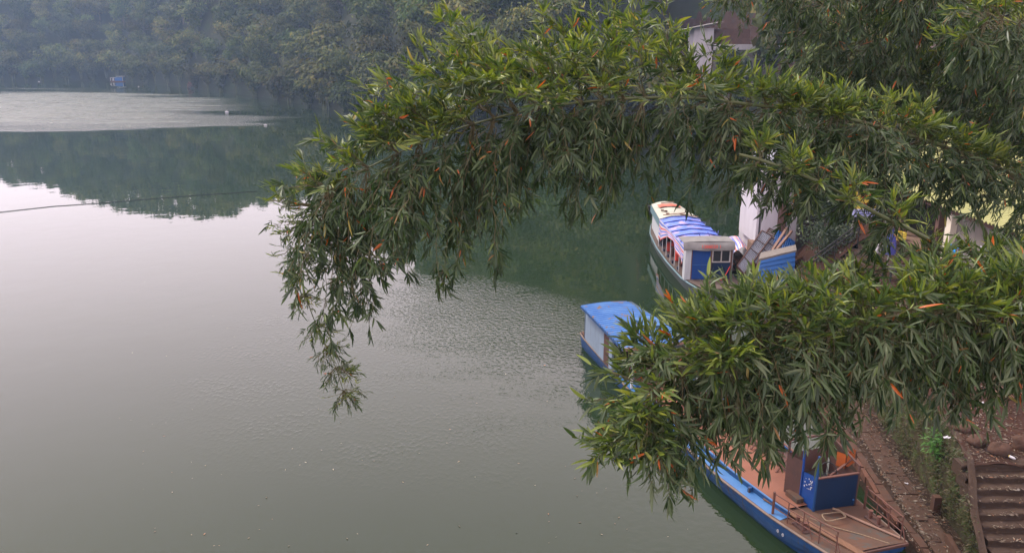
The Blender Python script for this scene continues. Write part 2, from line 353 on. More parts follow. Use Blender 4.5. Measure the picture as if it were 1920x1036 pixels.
# crowns: many leaf clumps set along arching plumes (bamboo) or over uneven lobes (broadleaf)
GREENS = np.array([(.029,.046,.010), (.040,.060,.012), (.055,.074,.014), (.074,.088,.018), (.033,.050,.013), (.088,.088,.024)])
def clump_mesh(name, C, A, Nn, L, Wd, tint):
    """elongated leaf-clump quads: centre C, long axis A, normal Nn, length L, width Wd"""
    S = np.cross(A, Nn); S /= np.linalg.norm(S, axis=1)[:, None]+1e-9
    l, w_ = L[:, None]*A*.5, Wd[:, None]*S*.5
    V = np.stack([C-l, C+w_-l*.1, C+l, C-w_-l*.1], 1).reshape(-1, 3); F = np.arange(len(V)).reshape(-1, 4)
    return np_mesh(name, V, F, MT['crown'], tint)
def unit(a): return a/(np.linalg.norm(a, axis=1)[:, None]+1e-9)
def bamboo_crown(seed, n_plume, per, size):
    r = np.random.RandomState(seed); C, A, T = [], [], []
    for i in range(n_plume):
        ph = r.uniform(0, 6.283); lean = r.uniform(.6, 4.2)*(1 if r.rand() < .8 else .4); h = r.uniform(6.2, 9.6); t = r.uniform(.12, 1, per)**.8
        d = np.array([math.cos(ph), math.sin(ph), 0]); p = d[None]*(lean*t**2)[:, None]; p[:, 2] += h*(1.75*t-.98*t*t)
        p += d[None]*r.uniform(0, .9); p += r.normal(0, 1, (per, 3))*np.array([.42, .42, .34])*(.35+t)[:, None]
        tan = d[None]*(2*lean*t)[:, None]; tan[:, 2] += h*(1.75-1.96*t)
        C.append(p); A.append(unit(unit(tan)*.5+d[None]*.35+r.normal(0, .45, (per, 3))+np.array([0, 0, -.75])))
        T.append(GREENS[r.choice(6, per, p=np.roll([.45,.2,.12,.09,.08,.06], r.randint(5)))]*r.uniform(.65, 1.3))
    C, A, T = map(np.concatenate, (C, A, T)); n = len(C); C[:, 2] = np.maximum(C[:, 2], .1)
    return clump_mesh('bamboo_crown', C, A, unit(r.normal(0, .45, (n, 3))+unit(C-[0, 0, 3.2])), r.uniform(.7, 1.3, n)*size, r.uniform(.34, .6, n)*size, T)
def leafy_crown(seed, lobes, per, size):
    r = np.random.RandomState(seed); C, A, T = [], [], []; nn = []
    for i in range(lobes):
        ph = r.uniform(0, 6.283); q = r.uniform(0, 1); c = np.array([math.cos(ph)*2.3*q**.5, math.sin(ph)*2.3*q**.5, r.uniform(2.6, 7.2)]); c[:2] *= 1.15-.06*c[2]
        R = r.uniform(1.1, 1.9); d = unit(r.normal(0, 1, (per, 3))+[0, 0, .25]); rr = R*(r.uniform(.55, 1.08, per))
        C.append(c+d*rr[:, None]*[1, 1, .8]); nn.append(unit(d*.7+unit(c+d*R-[0, 0, 4.])*.6+r.normal(0, .3, (per, 3)))); A.append(unit(np.cross(d, r.normal(0, 1, (per, 3)))+[0, 0, -.35]))
        T.append(GREENS[r.choice(6, per, p=np.roll([.4,.2,.14,.1,.1,.06], r.randint(6)))]*r.uniform(.65, 1.3))
    C, A, T, nn = map(np.concatenate, (C, A, T, nn)); n = len(C)
    return clump_mesh('tree_crown', C, A, nn, r.uniform(.7, 1.3, n)*size, r.uniform(.5, .8, n)*size, T)
CROWN = {'bamboo': [bamboo_crown(s, 30, 95, .62) for s in (1, 2, 3, 4)], 'leafy': [leafy_crown(s, 15, 190, .46) for s in (5, 6, 7, 8)]}
LOWC = {'bamboo': [bamboo_crown(s, 18, 13, 1.7) for s in (11, 12)], 'leafy': [leafy_crown(s, 10, 22, 1.25) for s in (15, 16)]}
tb = MB()
for k in range(7):
    a = k*2.4; tb.tube([(.25*math.cos(a), .25*math.sin(a), -1), (.5*math.cos(a), .5*math.sin(a), 2.6), (1.3*math.cos(a), 1.3*math.sin(a), 5.2)], [.07, .06, .03], 4)
TRUNK = {'bamboo': mesh_of('trunk', tb, MT['culm'])}
tb = MB().tube([(0, 0, -1), (.1, .05, 1.6), (-.05, .1, 3.4), (.1, 0, 5.4)], [.24, .19, .14, .06], 6)
for k in range(4):
    a = k*1.7; tb.tube([(0, 0, 2+.4*k), (.8*math.cos(a), .8*math.sin(a), 3.4+.4*k), (1.7*math.cos(a), 1.7*math.sin(a), 4.4+.4*k)], [.1, .07, .03], 4)
TRUNK['leafy'] = mesh_of('trunk', tb, MT['bark'])
def plant_tree(kind, x, y, z, s, label, group, squash=1.):
    i = rnd.randrange(4); nm = 'bamboo_clump' if kind == 'bamboo' else 'broadleaf_tree'
    t = thing(nm, label, 'bamboo' if kind == 'bamboo' else 'tree', (x, y, z), rnd.uniform(0, 6.28), group)
    t.scale = (s*squash, s*squash, s)
    for n, me in (('crown', CROWN[kind][i]), ('trunk', TRUNK[kind])):
        o = bpy.data.objects.new(n, me); col.objects.link(o); o.parent = t
TREES = []
row = 0; t_in = .4
while t_in < 76:
    a = -62. + rnd.uniform(0, 1)
    while a < 48:
        d = shore(a); r = d+t_in+rnd.uniform(-1.3, 1.3); x, y = r*math.sin(rad(a)), r*math.cos(rad(a)); z = hill_z(x, y)
        a += math.degrees((6.4*(1+.010*t_in) if row else 3.6)*(.55 if t_in > 52 else 1)*rnd.uniform(.8, 1.25)/r)
        cut = 8.6 < a < 20.3 and t_in > 9 and t_in < 36
        house = 16.5 < a < 45 and t_in < 22
        if cut or house: continue
        TREES.append((row, a, t_in, x, y, z, r))
    row += 1; t_in += 5.6 if row < 9 else 8. if t_in < 50 else 5.
SHOWN = []
for q in TREES:
    top = (q[5]+8-11)/q[6]
    if -34.5 < q[1] < 17 and (q[5]+2-11)/q[6] < .075: SHOWN.append(q)
SHOWN.sort(key=lambda q: q[6]); SHOWN = SHOWN[:296]; ids = set(map(id, SHOWN))
for q in SHOWN:
    rw, a, ti, x, y, z, r = q
    kind = 'bamboo' if (rw == 0 or (rw < 4 and rnd.random() < .75) or rnd.random() < .45) else 'leafy'
    s = rnd.uniform(.85, 1.38)*(.95 if kind == 'bamboo' else 1.05)
    zs = [(-30, 'at the left end of the far shore'), (-27, 'left of the tiny blue boat'), (-24.6, 'straight behind the tiny blue boat'), (-21.6, 'right of the tiny blue boat'), (-18.2, 'above the right end of the ruffled water'), (-14, 'between the ruffled water and the arching bamboo'), (-9, 'beyond the left slope of the arching bamboo'), (-2, 'beyond the crest of the arching bamboo'), (8.6, 'left of the red earth bank'), (90, 'beside the white roofed house')]
    zone = next(n for lim, n in zs if a < lim); tier = 'at the waterline' if rw == 0 else 'low on the hill' if ti < 12 else 'halfway up the hill' if ti < 30 else 'high on the hill'
    what = 'feathery drooping bamboo clump' if kind == 'bamboo' else 'rounded dark leafy tree'
    lab = '%s %s, %s' % (what, tier, zone); g = '%s %s %s' % ('bamboo clumps' if kind == 'bamboo' else 'leafy trees', tier, zone)
    plant_tree(kind, x, y, z-.3, s, lab, g, rnd.uniform(.9, 1.2))
# the woods that cannot be told apart: one mass of trees in one object
VV, FF, TT, off = [], [], [], 0
def arr(me):
    V = np.empty(len(me.vertices)*3, np.float32); me.vertices.foreach_get('co', V)
    T = np.empty(len(me.polygons)*4, np.float32); me.attributes['tint'].data.foreach_get('color', T); return V.reshape(-1, 3), T.reshape(-1, 4)[:, :3]
LA = {k: [arr(m) for m in v] for k, v in LOWC.items()}
for q in TREES:
    if id(q) in ids: continue
    kind = 'bamboo' if rnd.random() < .4 else 'leafy'; V, T = LA[kind][rnd.randrange(2)]
    s = rnd.uniform(.85, 1.3); an = rnd.uniform(0, 6.28); c_, s_ = math.cos(an)*s, math.sin(an)*s
    Rm = np.array([[c_, -s_, 0], [s_, c_, 0], [0, 0, s]]); W = V @ Rm.T+np.array([q[3], q[4], q[5]-.4])
    VV.append(W); FF.append(np.arange(len(W)).reshape(-1, 4)+off); TT.append(T*rnd.uniform(.75, 1.25)); off += len(W)
me = np_mesh('forest', np.concatenate(VV), np.concatenate(FF), MT['crown'], np.concatenate(TT))
tag(bpy.data.objects.new('forest', me), 'unbroken dark woodland covering the upper hills', 'woodland', None, 'stuff'); col.objects.link(bpy.data.objects['forest'])
# haze: one even box of pale air round everything
hz = MB(); hz.bx(-460, 320, -45, 600, -2, 86)
hmat = bpy.data.materials.new('haze'); hmat.use_nodes = True; hmat.node_tree.nodes.remove(hmat.node_tree.nodes['Principled BSDF'])
pv = hmat.node_tree.nodes.new('ShaderNodeVolumePrincipled'); pv.inputs['Color'].default_value = (.46, .68, 1, 1); pv.inputs['Density'].default_value = .00047; pv.inputs['Anisotropy'].default_value = .25
hmat.node_tree.links.new(pv.outputs[0], hmat.node_tree.nodes['Material Output'].inputs['Volume'])
ho = bpy.data.objects.new('haze', mesh_of('haze', hz, hmat)); col.objects.link(ho); tag(ho, 'pale bluish haze hanging over the river valley', 'haze', None, 'stuff')
# ------------------------------------------------------------------ near bank: quay, wall, terrace, stairs
WY =  [4, 8, 12, 15, 15.7, 16.9, 18.5, 21, 24.9, 28.8]
WXB = [9.2, 9.45, 9.68, 9.89, 10.04, 10.17, 10.45, 10.75, 11.3, 11.6]
WXT = [8.6, 8.7, 8.95, 9.70, 10.0, 10.42, 10.75, 11.15, 11.62, 11.85]
def wtop(y): return 2.1 if y >= 15.95 else max(.55, 2.1-.52*(15.95-y))
QY = [4, 8, 12, 15, 18, 21.5, 25, 29, 32, 36, 40, 46]
QX = [8.2, 8.4, 8.55, 8.85, 9.0, 9.2, 9.7, 10.2, 10.35, 10.6, 12.5, 15.5]     # water's edge of the quay
def nz(x, y, k=1.): return (math.sin(x*2.1*k+y*.7)+math.sin(y*1.7*k-x*1.3)+math.sin(x*5.3*k+1.2)*math.sin(y*4.1*k))/3
g = MB()
def quay_pt(u, v):
    y = 4+42*v; x0 = lerp(y, QY, QX); x1 = lerp(y, WY, WXB)+.15 if y < 28.8 else 11.7+.8*min(1, (y-28.8)/4)+max(0, y-37)*.6
    x = x0+(max(x1, x0+1)-x0)*u; z = .40+.02*nz(x*3, y*2)+.02*u
    if u < .02: z = -.5
    return (x, y, z)
g.grid(quay_pt, 26, 120)
quay = struct('quay_path', g, 'quay')
def terrace_z(x, y): return 2.1+.9*min(1, max(0, (y-18)/7))+.06*nz(x, y)+.04*nz(x*3, y*3)+.10*max(0, x-12)*min(1, max(0, (y-15.9)/3.))
g = MB()
def terr_pt(u, v):
    y = 15.9+13.1*v; x0 = lerp(y, WY, WXT)-.02; x = x0+14*u**1.6
    return (x, y, terrace_z(x, y))
g.grid(terr_pt, 50, 60); struct('terrace_earth', g, 'earth', True)
g = MB()
def slope_pt(u, v):     # ground right of the steps, and below them
    y = 4+11.9*v; x0 = 11.6; x = x0+12*u; return (x, y, (2.1-.50*(15.95-y) if y > 12 else .2)+.15*u*12*.4+.05*nz(x*2, y*2))
g.grid(slope_pt, 20, 24); struct('slope_earth', g, 'earth', True)
g = MB()
def back_pt(u, v):      # rising ground behind the stairs and the riverside house
    y = 32.55+20*v; x0 = 11.55+1.2*min(1, v*3)+.55*max(0, y-38.6); x = x0+30*u**1.3
    return (x, y, .42+min(4.6, .95*(x-x0))+.12*nz(x, y)*min(1, (x-x0)))
g.grid(back_pt, 50, 40); struct('bank_earth', g, 'earth', True)
# mossy retaining wall, its face uneven
wall = thing('retaining_wall', 'mossy brown retaining wall between the quay path and the upper terrace', 'wall', (10.4, 17, .4))
g = MB()
def wall_pt(u, v):
    y = 6+22.9*u; xb, xt = lerp(y, WY, WXB), lerp(y, WY, WXT); zt = wtop(y); f = v
    b = .06*nz(y*2.3, v*5)+.045*nz(y*5.1+2, v*11)
    return (xb+(xt-xb)*f-b*math.sin(math.pi*min(.98, v+.02)), y, .38+(zt+.03-.38)*f)
g.grid(wall_pt, 200, 16, True); part('wall_face', g, 'moss', wall, True, True)
g = MB()
def cap_pt(u, v):
    y = 6+22.9*u; return (lerp(y, WY, WXT)-.03+.17*v+.02*nz(y*6, v), y, wtop(y)+.04+.03*nz(y*4, v*3))
g.grid(cap_pt, 120, 3, True); part('coping', g, 'step', wall, True)
g = MB(); g.beam((9.62, 15.5, .55), (9.25, 13.4, .55), .10, .2); part('footing', g, 'kerb', wall, True)
g = MB(); g.box((9.98, 16.72, .62), (.17, .15, .46)); solo('stone_post', g, 'kerb', 'short square stone post at the foot of the mossy wall', 'post', None, (9.98, 16.72, .4))
# moss, ferns and weeds on the wall
def tufts(name, spots, label, cols, n, L):
    V, T, k = [], [], 0; r = NR
    for (x, y, z, sp, out) in spots:
        for i in range(n):
            a = r.uniform(0, 6.28); p = np.array([x, y, z])+r.normal(0, 1, 3)*np.array(sp)
            d = np.array([math.cos(a)*.6-out, math.sin(a)*.6, r.uniform(.2, 1)]); d /= np.linalg.norm(d); l = L*r.uniform(.5, 1.3)
            s = np.cross(d, [0, 0, 1]); s = s/(np.linalg.norm(s)+1e-6)*l*.14; tip = p+d*l-np.array([0, 0, l*.35])
            V += [p, p+d*l*.55+s, tip, p+d*l*.55-s]; c = cols[r.randint(len(cols))]; T.append(c)
    V = np.array(V); me = np_mesh(name, V, np.arange(len(V)).reshape(-1, 4), MT['leaf'], np.array(T))
    o = bpy.data.objects.new(name, me); col.objects.link(o); return tag(o, label, 'weeds', None, 'stuff')
sp = []
for i in range(150):
    y = rnd.uniform(14.6, 24); v = rnd.random()**.8; xb, xt = lerp(y, WY, WXB), lerp(y, WY, WXT)
    sp.append((xb+(xt-xb)*v-.05, y, .45+(wtop(y)-.4)*v, (.03, .12, .09), .5))
tufts('wall_weeds', sp, 'low weeds and moss growing over the face of the retaining wall', [(.05,.065,.022), (.075,.07,.035), (.10,.085,.05), (.035,.05,.016)], 26, .13)
tufts('fern', [(10.42, 17.75, 1.55, (.05, .2, .18), .6)]*4+[(10.25, 16.1, 1.3, (.04, .2, .15), .6)], 'bright green ferns high on the mossy wall', [(.05,.13,.03), (.07,.16,.035)], 40, .22)
# kerb stones, slabs and the rusty ledge along the quay
def row(name, mat, xs, ys, y0, y1, L, wd, h, z, jit):
    y = y0; base = None
    while y < y1:
        l = L*rnd.uniform(.75, 1.3); ym = y+l/2; x = lerp(ym, ys, xs)+rnd.uniform(-jit, jit); dx = lerp(ym+.5, ys, xs)-lerp(ym-.5, ys, xs)
        b = MB(); n = len(b.v); ww = wd*rnd.uniform(.9, 1.08); b.box((0, 0, 0), (ww, l-.035, h))
        b.v = [(p[0]+rnd.uniform(-.02, .02), p[1]+rnd.uniform(-.02, .02), p[2]+rnd.uniform(-.012, .012)) for p in b.v]
        o = bpy.data.objects.new(name, mesh_of(name, b, MT[mat])); col.objects.link(o); o.parent = quay
        o.location = (x, ym, z+rnd.uniform(-.012, .012)); o.rotation_euler = (rnd.uniform(-.02, .02), rnd.uniform(-.03, .03), -math.atan(dx)+rnd.uniform(-.02, .02)); y += l
yy = [8, 12, 15.1, 16.9, 18.4, 19.8, 21.9, 26, 29, 36]
row('paving_slab', 'slab', [8.95, 9.05, 9.30, 9.47, 9.66, 9.85, 10.19, 10.7, 10.9, 11.1], yy, 9.5, 34, .95, .30, .12, .425, .01)
row('paving_slab', 'slab', [9.25, 9.35, 9.58, 9.76, 9.95, 10.14, 10.47, 10.98, 11.2, 11.4], yy, 9.5, 27, 1.15, .24, .12, .41, .015)
row('kerb_stone', 'kerb', [8.65, 8.75, 8.97, 9.06, 9.2, 9.33, 9.58, 10.05, 10.3, 10.6], yy, 9.5, 34, .7, .17, .16, .43, .012)
row('ledge_stone', 'ledge', [8.5, 8.6, 8.80, 8.9, 9.03, 9.14, 9.36, 9.85, 10.15, 10.45], yy, 16.2, 27, .62, .10, .20, .42, .01)
# fallen leaves and grit lying in the gutters of the quay, on the terrace and on the steps
V, T = [], []
def litter_leaf(x, y, z, s):
    a = NR.uniform(0, 6.28); tl = NR.normal(0, .25, 3); d = np.array([math.cos(a), math.sin(a), tl[0]*.5]); q = np.array([-d[1], d[0], tl[1]])*.16; p = np.array([x, y, z+.012])
    V.extend([p-d*s/2, p+q*s, p+d*s/2, p-q*s]); c = [(.08,.06,.037), (.12,.10,.07), (.052,.034,.02), (.19,.17,.13), (.08,.055,.04), (.16,.07,.03)][NR.choice(6, p=[.26,.2,.2,.1,.16,.08])]; T.append(c)
for i in range(5200):
    y = NR.uniform(10, 30); k = NR.choice(4, p=[.36, .24, .25, .15]); x0 = [8.95, 9.28, 9.9, 8.75][k]; dx = lerp(y, yy, [8.95, 9.05, 9.30, 9.47, 9.66, 9.85, 10.19, 10.7, 10.9, 11.1])-9.30
    x = (9.17 if k == 0 else 9.80 if k == 1 else 9.42 if k == 2 else 8.87)+dx+NR.normal(0, [.05, .12, .3, .06][k])
    litter_leaf(x, y, .47+(.02 if k == 2 else 0), NR.uniform(.04, .12))
for i in range(3600):
    y = NR.uniform(15.95, 26); x = lerp(y, WY, WXT)+.1+abs(NR.normal(0, 1.6)); litter_leaf(x, y, terrace_z(x, y), NR.uniform(.05, .13))
for i in range(700):
    k = NR.randint(0, 11); litter_leaf(NR.uniform(9.95, 11.6), 15.80-.262*k-NR.uniform(.05, .2), 2.1-.14*k-.14, NR.uniform(.04, .12))
me = np_mesh('fallen_leaves', np.array(V), np.arange(len(V)).reshape(-1, 4), MT['leaf'], np.array(T))
o = bpy.data.objects.new('fallen_leaves', me); col.objects.link(o); tag(o, 'dry fallen bamboo leaves and grit strewn over quay, terrace and steps', 'leaf litter', None, 'stuff')
# stone steps going down towards the viewer
st = thing('stone_steps', 'worn brown stone steps descending beside the mossy wall', 'steps', (10.7, 14.5, .5))
for k in range(14):
    y = 15.94-.262*k; z = 2.1-.14*k; x0 = 9.93-.028*k; b = MB()
    def step_pt(u, v, y=y, z=z, x0=x0, k=k):
        x = x0+(12.6-x0)*u; e = .026*nz(x*3+k*5, k*2.)+.018*nz(x*9, k)
        prof = [(0, -.30), (.03, -.12), (.012, -.02), (.035, 0.0), (.16, .004), (.36, -.002)]
        f = v*(len(prof)-1); i = min(int(f), len(prof)-2); q = f-i; a, c = prof[i], prof[i+1]
        return (x, y-.03+a[0]*(1-q)+c[0]*q+e*(1 if v < .7 else 0), z+a[1]*(1-q)+c[1]*q+e*.5)
    b.grid(step_pt, 30, 5); b.quad((x0, y-.03, z-.3), (x0, y-.03, z), (x0, y+.33, z), (x0, y+.33, z-.3)); part('step', b, 'step', st, True, False)
def blob(c, r, seed, n=10, m=7, rough=.22):
    q = random.Random(seed); k = [(q.uniform(1, 3), q.uniform(0, 6), q.uniform(1, 3), q.uniform(0, 6)) for _ in range(4)]; b = MB()
    def f(u, v):
        th, ph = u*2*math.pi, v*math.pi; d = 1+sum(rough/4*math.sin(a*math.cos(th)*3+p)*math.sin(e*math.cos(ph)*2.5+h+math.sin(th)) for a, p, e, h in k)*1.6
        return (c[0]+r[0]*d*math.sin(ph)*math.cos(th), c[1]+r[1]*d*math.sin(ph)*math.sin(th), c[2]+r[2]*d*math.cos(ph))
    b.grid(f, n, m, True); return b
for i, (x, y, rx, ry, rz, lab) in enumerate([(10.92, 17.62, .30, .22, .15, 'reddish flat boulder on the terrace, farthest of four rocks above the steps'), (10.78, 16.86, .22, .2, .16, 'dark rounded rock on the terrace nearest the mossy wall edge'),
        (11.05, 16.42, .26, .2, .17, 'dark brown rock just above the top stone step'), (11.75, 16.72, .25, .2, .2, 'brown rock at the right end of the row above the steps')]):
    solo('rock', blob((x, y, terrace_z(x, y)+rz*.5), (rx, ry, rz), i+3, 14, 9), 'rock', lab, 'rock', 'rocks on the terrace', (x, y, terrace_z(x, y)), True)
def scrap(c, s, mat, lab, seed, name='litter_scrap', cat='litter'):
    q = random.Random(seed); b = MB(); a = q.uniform(0, 3); ca, sa = math.cos(a), math.sin(a)
    f = lambda u, v: (c[0]+((u-.5)*ca-(v-.5)*.6*sa)*s, c[1]+((u-.5)*sa+(v-.5)*.6*ca)*s, c[2]+.02+.12*s*math.sin(u*7+seed)*math.cos(v*5))
    b.thick(f, 5, 4, (0, 0, .006)); return solo(name, b, mat, lab, cat, 'scraps of litter', c)
scrap((10.26, 17.18, 2.12), .16, 'white', 'pale paper scrap on the edge of the terrace above the ferns', 1)
scrap((11.99, 18.87, terrace_z(11.99, 18.87)), .13, 'white', 'crumpled white litter on the red earth near the bamboo poles', 2)
scrap((10.87, 15.33, 1.83), .08, 'concrete', 'crumpled clear wrapper on the third stone step', 3)
scrap((9.54, 21.79, .52), .2, 'bluewhite', 'blue and white packet lying on the kerb of the quay', 4)
scrap((9.30, 21.3, .50), .13, 'white', 'white packet lying at the quay edge behind the ferry', 5)
scrap((9.86, 17.9, .48), .09, 'white', 'small white scrap at the foot of the mossy wall', 6)
bt = thing('drinks_bottle', 'small clear drinks bottle with yellow cap on the top terrace', 'bottle', (11.19, 16.2, 2.1))
part('bottle_body', MB().tube([(11.15, 16.2, 2.17), (11.19, 16.11, 2.17), (11.20, 16.09, 2.17), (11.205, 16.08, 2.17)], [.03, .03, .015, .015], 8), 'white', bt, True)
part('cap', MB().tube([(11.12, 16.26, 2.17), (11.15, 16.2, 2.17)], .026, 8), 'yellow', bt, True)
# stack of dry bamboo poles on the terrace
pl = thing('bamboo_pole_pile', 'heap of thin dry bamboo poles lying on the red terrace', 'pole pile', (13, 21, 2.5))
for i in range(26):
    x, y = 13.0+rnd.uniform(-.2, .55), 22.8+rnd.uniform(-.3, .3); x2, y2 = 12.75+rnd.uniform(-.25, .6), 19.0+rnd.uniform(-.4, .5)
    part('pole', MB().tube([(x, y, terrace_z(x, y)+.06+rnd.uniform(0, .35)), ((x+x2)/2, (y+y2)/2, terrace_z(x, 21)+.08+rnd.uniform(0, .2)), (x2, y2, terrace_z(x2, y2)+.05+rnd.uniform(0, .1))], [.022, .019, .012], 5), 'plankdark' if i % 3 else 'plank', pl, True)
# ------------------------------------------------------------------ stairs up from the quay, houses beside them
ss = thing('concrete_stairs', 'dim brown stairs climbing from the quay to the dark house', 'stairs', (13.3, 30.8, .4))
for k in range(16):
    b = MB(); x = 11.4+.25*k; z = .62+.205*(k); b.bx(x, x+.40, 29.02, 32.5, z-.5, z); part('stair_step', b, 'step', ss, True)
b = MB(); b.quad((11.3, 29.0, .3), (15.5, 29.0, .3), (15.5, 29.0, 3.75), (11.3, 29.0, .5)); part('stair_side', b, 'brownconc', ss, True)
hr = thing('handrail', 'pair of dark sloping handrails along the brown stairs', 'handrail', (13.4, 32.55, 1.5))
for dz in (.75, .95): part('rail', MB().beam((11.5, 32.58, .62+dz), (15.4, 32.58, 3.82+dz), .05, .05), 'black', hr, True)
for k in range(5): part('rail_post', MB().bx(11.7+.9*k-.02, 11.7+.9*k+.02, 32.56, 32.6, .75+.738*k, 1.8+.738*k), 'black', hr, True)
b = MB(); b.bx(15.3, 22, 28.9, 33, 3.2, 3.72); struct('stair_landing', b, 'brownconc')
lp = thing('lamp_pole', 'thin grey pole on a white block beside the stairs', 'pole', (14.7, 31.07, 2.9))
part('shaft', MB().tube([(14.7, 31.07, 2.9), (14.74, 31.07, 5.3)], .028, 8), 'metal', lp, True)
part('foot_block', MB().bx(14.5, 14.78, 30.95, 31.15, 3.0, 3.42), 'white', lp, True)
ct = thing('yellow_crate', 'slatted yellow crate on the stairs beside the thin pole', 'crate', (15.05, 30.6, 3.5))
part('crate_base', MB().bx(14.8, 15.3, 30.4, 30.8, 3.74, 3.78), 'yellow', ct, True)
for k in range(3):
    for a, c in (((14.8, 30.4), (15.3, 30.4)), ((14.8, 30.8), (15.3, 30.8)), ((14.8, 30.4), (14.8, 30.8)), ((15.3, 30.4), (15.3, 30.8))):
        part('slat', MB().beam((a[0], a[1], 3.81+.09*k), (c[0], c[1], 3.81+.09*k), .02, .06), 'yellow', ct, True)
um = thing('parasol', 'closed navy blue parasol standing on the terrace by the stairs', 'parasol', (13.62, 28.2, 3.0))
part('pole', MB().tube([(13.62, 28.2, 3.0), (13.66, 28.2, 4.75)], .025, 8), 'metal', um, True)
c_ = MB(); c_.grid(lambda u, v: (13.65+(.04+.17*math.sin(math.pi*min(1, v*.55+.02))*(1+.16*math.cos(u*2*math.pi*6)))*math.cos(u*2*math.pi), 28.2+(.04+.17*math.sin(math.pi*min(1, v*.55+.02))*(1+.16*math.cos(u*2*math.pi*6)))*math.sin(u*2*math.pi), 4.72-.95*v), 36, 8)
part('folded_cloth', c_, 'navy', um, True, True)
part('strap', MB().tube([(13.65+.175*math.cos(a*.35), 28.2+.175*math.sin(a*.35), 4.22) for a in range(19)], .012, 4), 'rope', um, True)
part('foot', MB().tube([(13.62, 28.2, 3.0), (13.62, 28.2, 3.12)], .25, 12), 'black', um, True)
tbm = thing('small_table', 'low dark table on the terrace under the closed parasol', 'table', (13.5, 27.0, 3.0))
part('table_top', MB().bx(13.0, 14.0, 26.6, 27.3, 3.52, 3.58), 'black', tbm, True)
for x in (13.06, 13.94):
    for y in (26.66, 27.24): part('leg', MB().bx(x-.03, x+.03, y-.03, y+.03, 2.9, 3.52), 'black', tbm, True)
# white riverside house with a brown column
wh = thing('white_house', 'white plastered riverside house with a dark brown corner column', 'house', (12.9, 37.6, .5))
part('wall', MB().bx(12.15, 13.85, 38.3, 42, -.4, 5.6), 'whitewall', wh, True)
part('column', MB().bx(12.90, 13.2, 38.0, 38.29, .4, 5.6), 'brown', wh, True)
part('drainpipe', MB().tube([(13.27, 38.22, .6), (13.27, 38.22, 5.5)], .05, 8), 'black', wh, True)
part('plinth', MB().bx(12.12, 13.9, 38.24, 38.32, .2, .75), 'brownconc', wh, True)
part('roof', MB().bx(11.95, 14.2, 38.1, 42.3, 5.6, 5.75), 'tinsheet', wh, True)
part('edge_wall', MB().bx(11.92, 12.04, 38.4, 41.3, 1.7, 5.6), 'whitewall', wh, True)
# long house beside the stairs, dark below, yellow-green sheet roof
gh = thing('dark_house', 'dark open-fronted house under a yellow-green corrugated roof above the stairs', 'house', (17, 31, 3.6))
part('back_wall', MB().bx(20.8, 21, 23.2, 37, 2.5, 7.2), 'brown', gh, True)
part('open_front_shade', MB().bx(13.6, 21, 37.3, 37.5, .6, 6), 'dark', gh, True)  # dark sheet stands in for the shade of the open front
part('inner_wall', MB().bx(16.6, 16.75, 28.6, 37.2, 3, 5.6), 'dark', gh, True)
for y in (28.6, 31.4, 34.4, 36.9): part('column', MB().bx(15.5, 15.72, y, y+.22, 2, 5.5), 'brown', gh, True)
part('beam', MB().bx(15.45, 15.75, 23.0, 37.2, 5.32, 5.52), 'brown', gh, True)
for k in range(14):
    b = MB(); y0 = 22.6+1.06*k
    b.thick(lambda u, v, y0=y0: (15.05+6.2*v, y0+1.10*u, 5.62+1.55*v+.035*math.sin(u*2*math.pi*5)+.004*(k % 2)), 40, 1, (0, 0, .012)); part('roof_sheet', b, 'greenroof', gh, True)
part('concrete_wall', MB().bx(15.62, 15.8, 23.2, 28.4, 1.8, 5.32), 'concrete', gh, True)
part('pier', MB().bx(15.40, 15.78, 24.6, 24.95, 1.8, 5.3), 'cream', gh, True)
part('pier', MB().bx(15.40, 15.78, 27.6, 27.95, 1.8, 5.3), 'cream', gh, True)
def stroke(y0, z0, y1, z1, t=.05): return MB().beam((15.606, y0, z0), (15.606, y1, z1), .012, t, (1, 0, 0)) if abs(y1-y0) < 1e-4 else MB().beam((15.606, y0, z0), (15.606, y1, z1), .012, t)
def sign(y, z, s, segs):
    b = MB()
    for (a, c, d, e) in segs:
        p, q = (15.606, y-a*s, z+c*s), (15.606, y-d*s, z+e*s)
        if abs(a-d) > abs(c-e): b.bx(15.60, 15.615, min(p[1], q[1])-.03, max(p[1], q[1])+.03, p[2]-.035, p[2]+.035)
        else: b.bx(15.598, 15.613, p[1]-.035, p[1]+.035, min(p[2], q[2])-.03, max(p[2], q[2])+.03)
    part('painted_character', b, 'white', gh, True)
sign(26.0, 3.95, .62, [(0,0,0,1), (.6,0,.6,1), (0,0,.6,0), (0,.5,.6,.5), (0,1,.6,1)])
sign(26.9, 3.95, .62, [(0,0,0,1), (.55,0,.55,1), (0,.55,.55,.55), (.25,.55,.25,1.0)])
sign(26.9, 3.1, .5, [(0,0,0,1), (0,0,.6,0), (0,.6,.5,.6)])
sign(26.1, 3.1, .5, [(0,.2,.6,.2), (.3,0,.3,.9), (0,.8,.6,.8)])
def banner(y0, y1, z0, z1, x, lab, bands):
    t = thing('banner', lab, 'banner', (x, (y0+y1)/2, z0), 0, 'blue banners on the concrete wall')
    b = MB(); b.thick(lambda u, v: (x-.02*math.sin(u*5+v*3), y0+(y1-y0)*u, z0+(z1-z0)*v), 8, 8, (-.01, 0, 0)); part('cloth', b, 'bluebanner', t, True)
    for (zz, h, n) in bands:
        q = MB()
        for i in range(n): yy0 = y1-(y1-y0)*(.12+.76*i/n); q.bx(x-.045, x-.038, yy0-(y1-y0)*.5/n, yy0, zz, zz+h)
        part('printed_line', q, 'yellow', t, True)
banner(24.98, 25.75, 2.9, 3.9, 15.5, 'bright blue banner with yellow print against the cream pier', [(3.55, .10, 6), (3.35, .08, 7)])
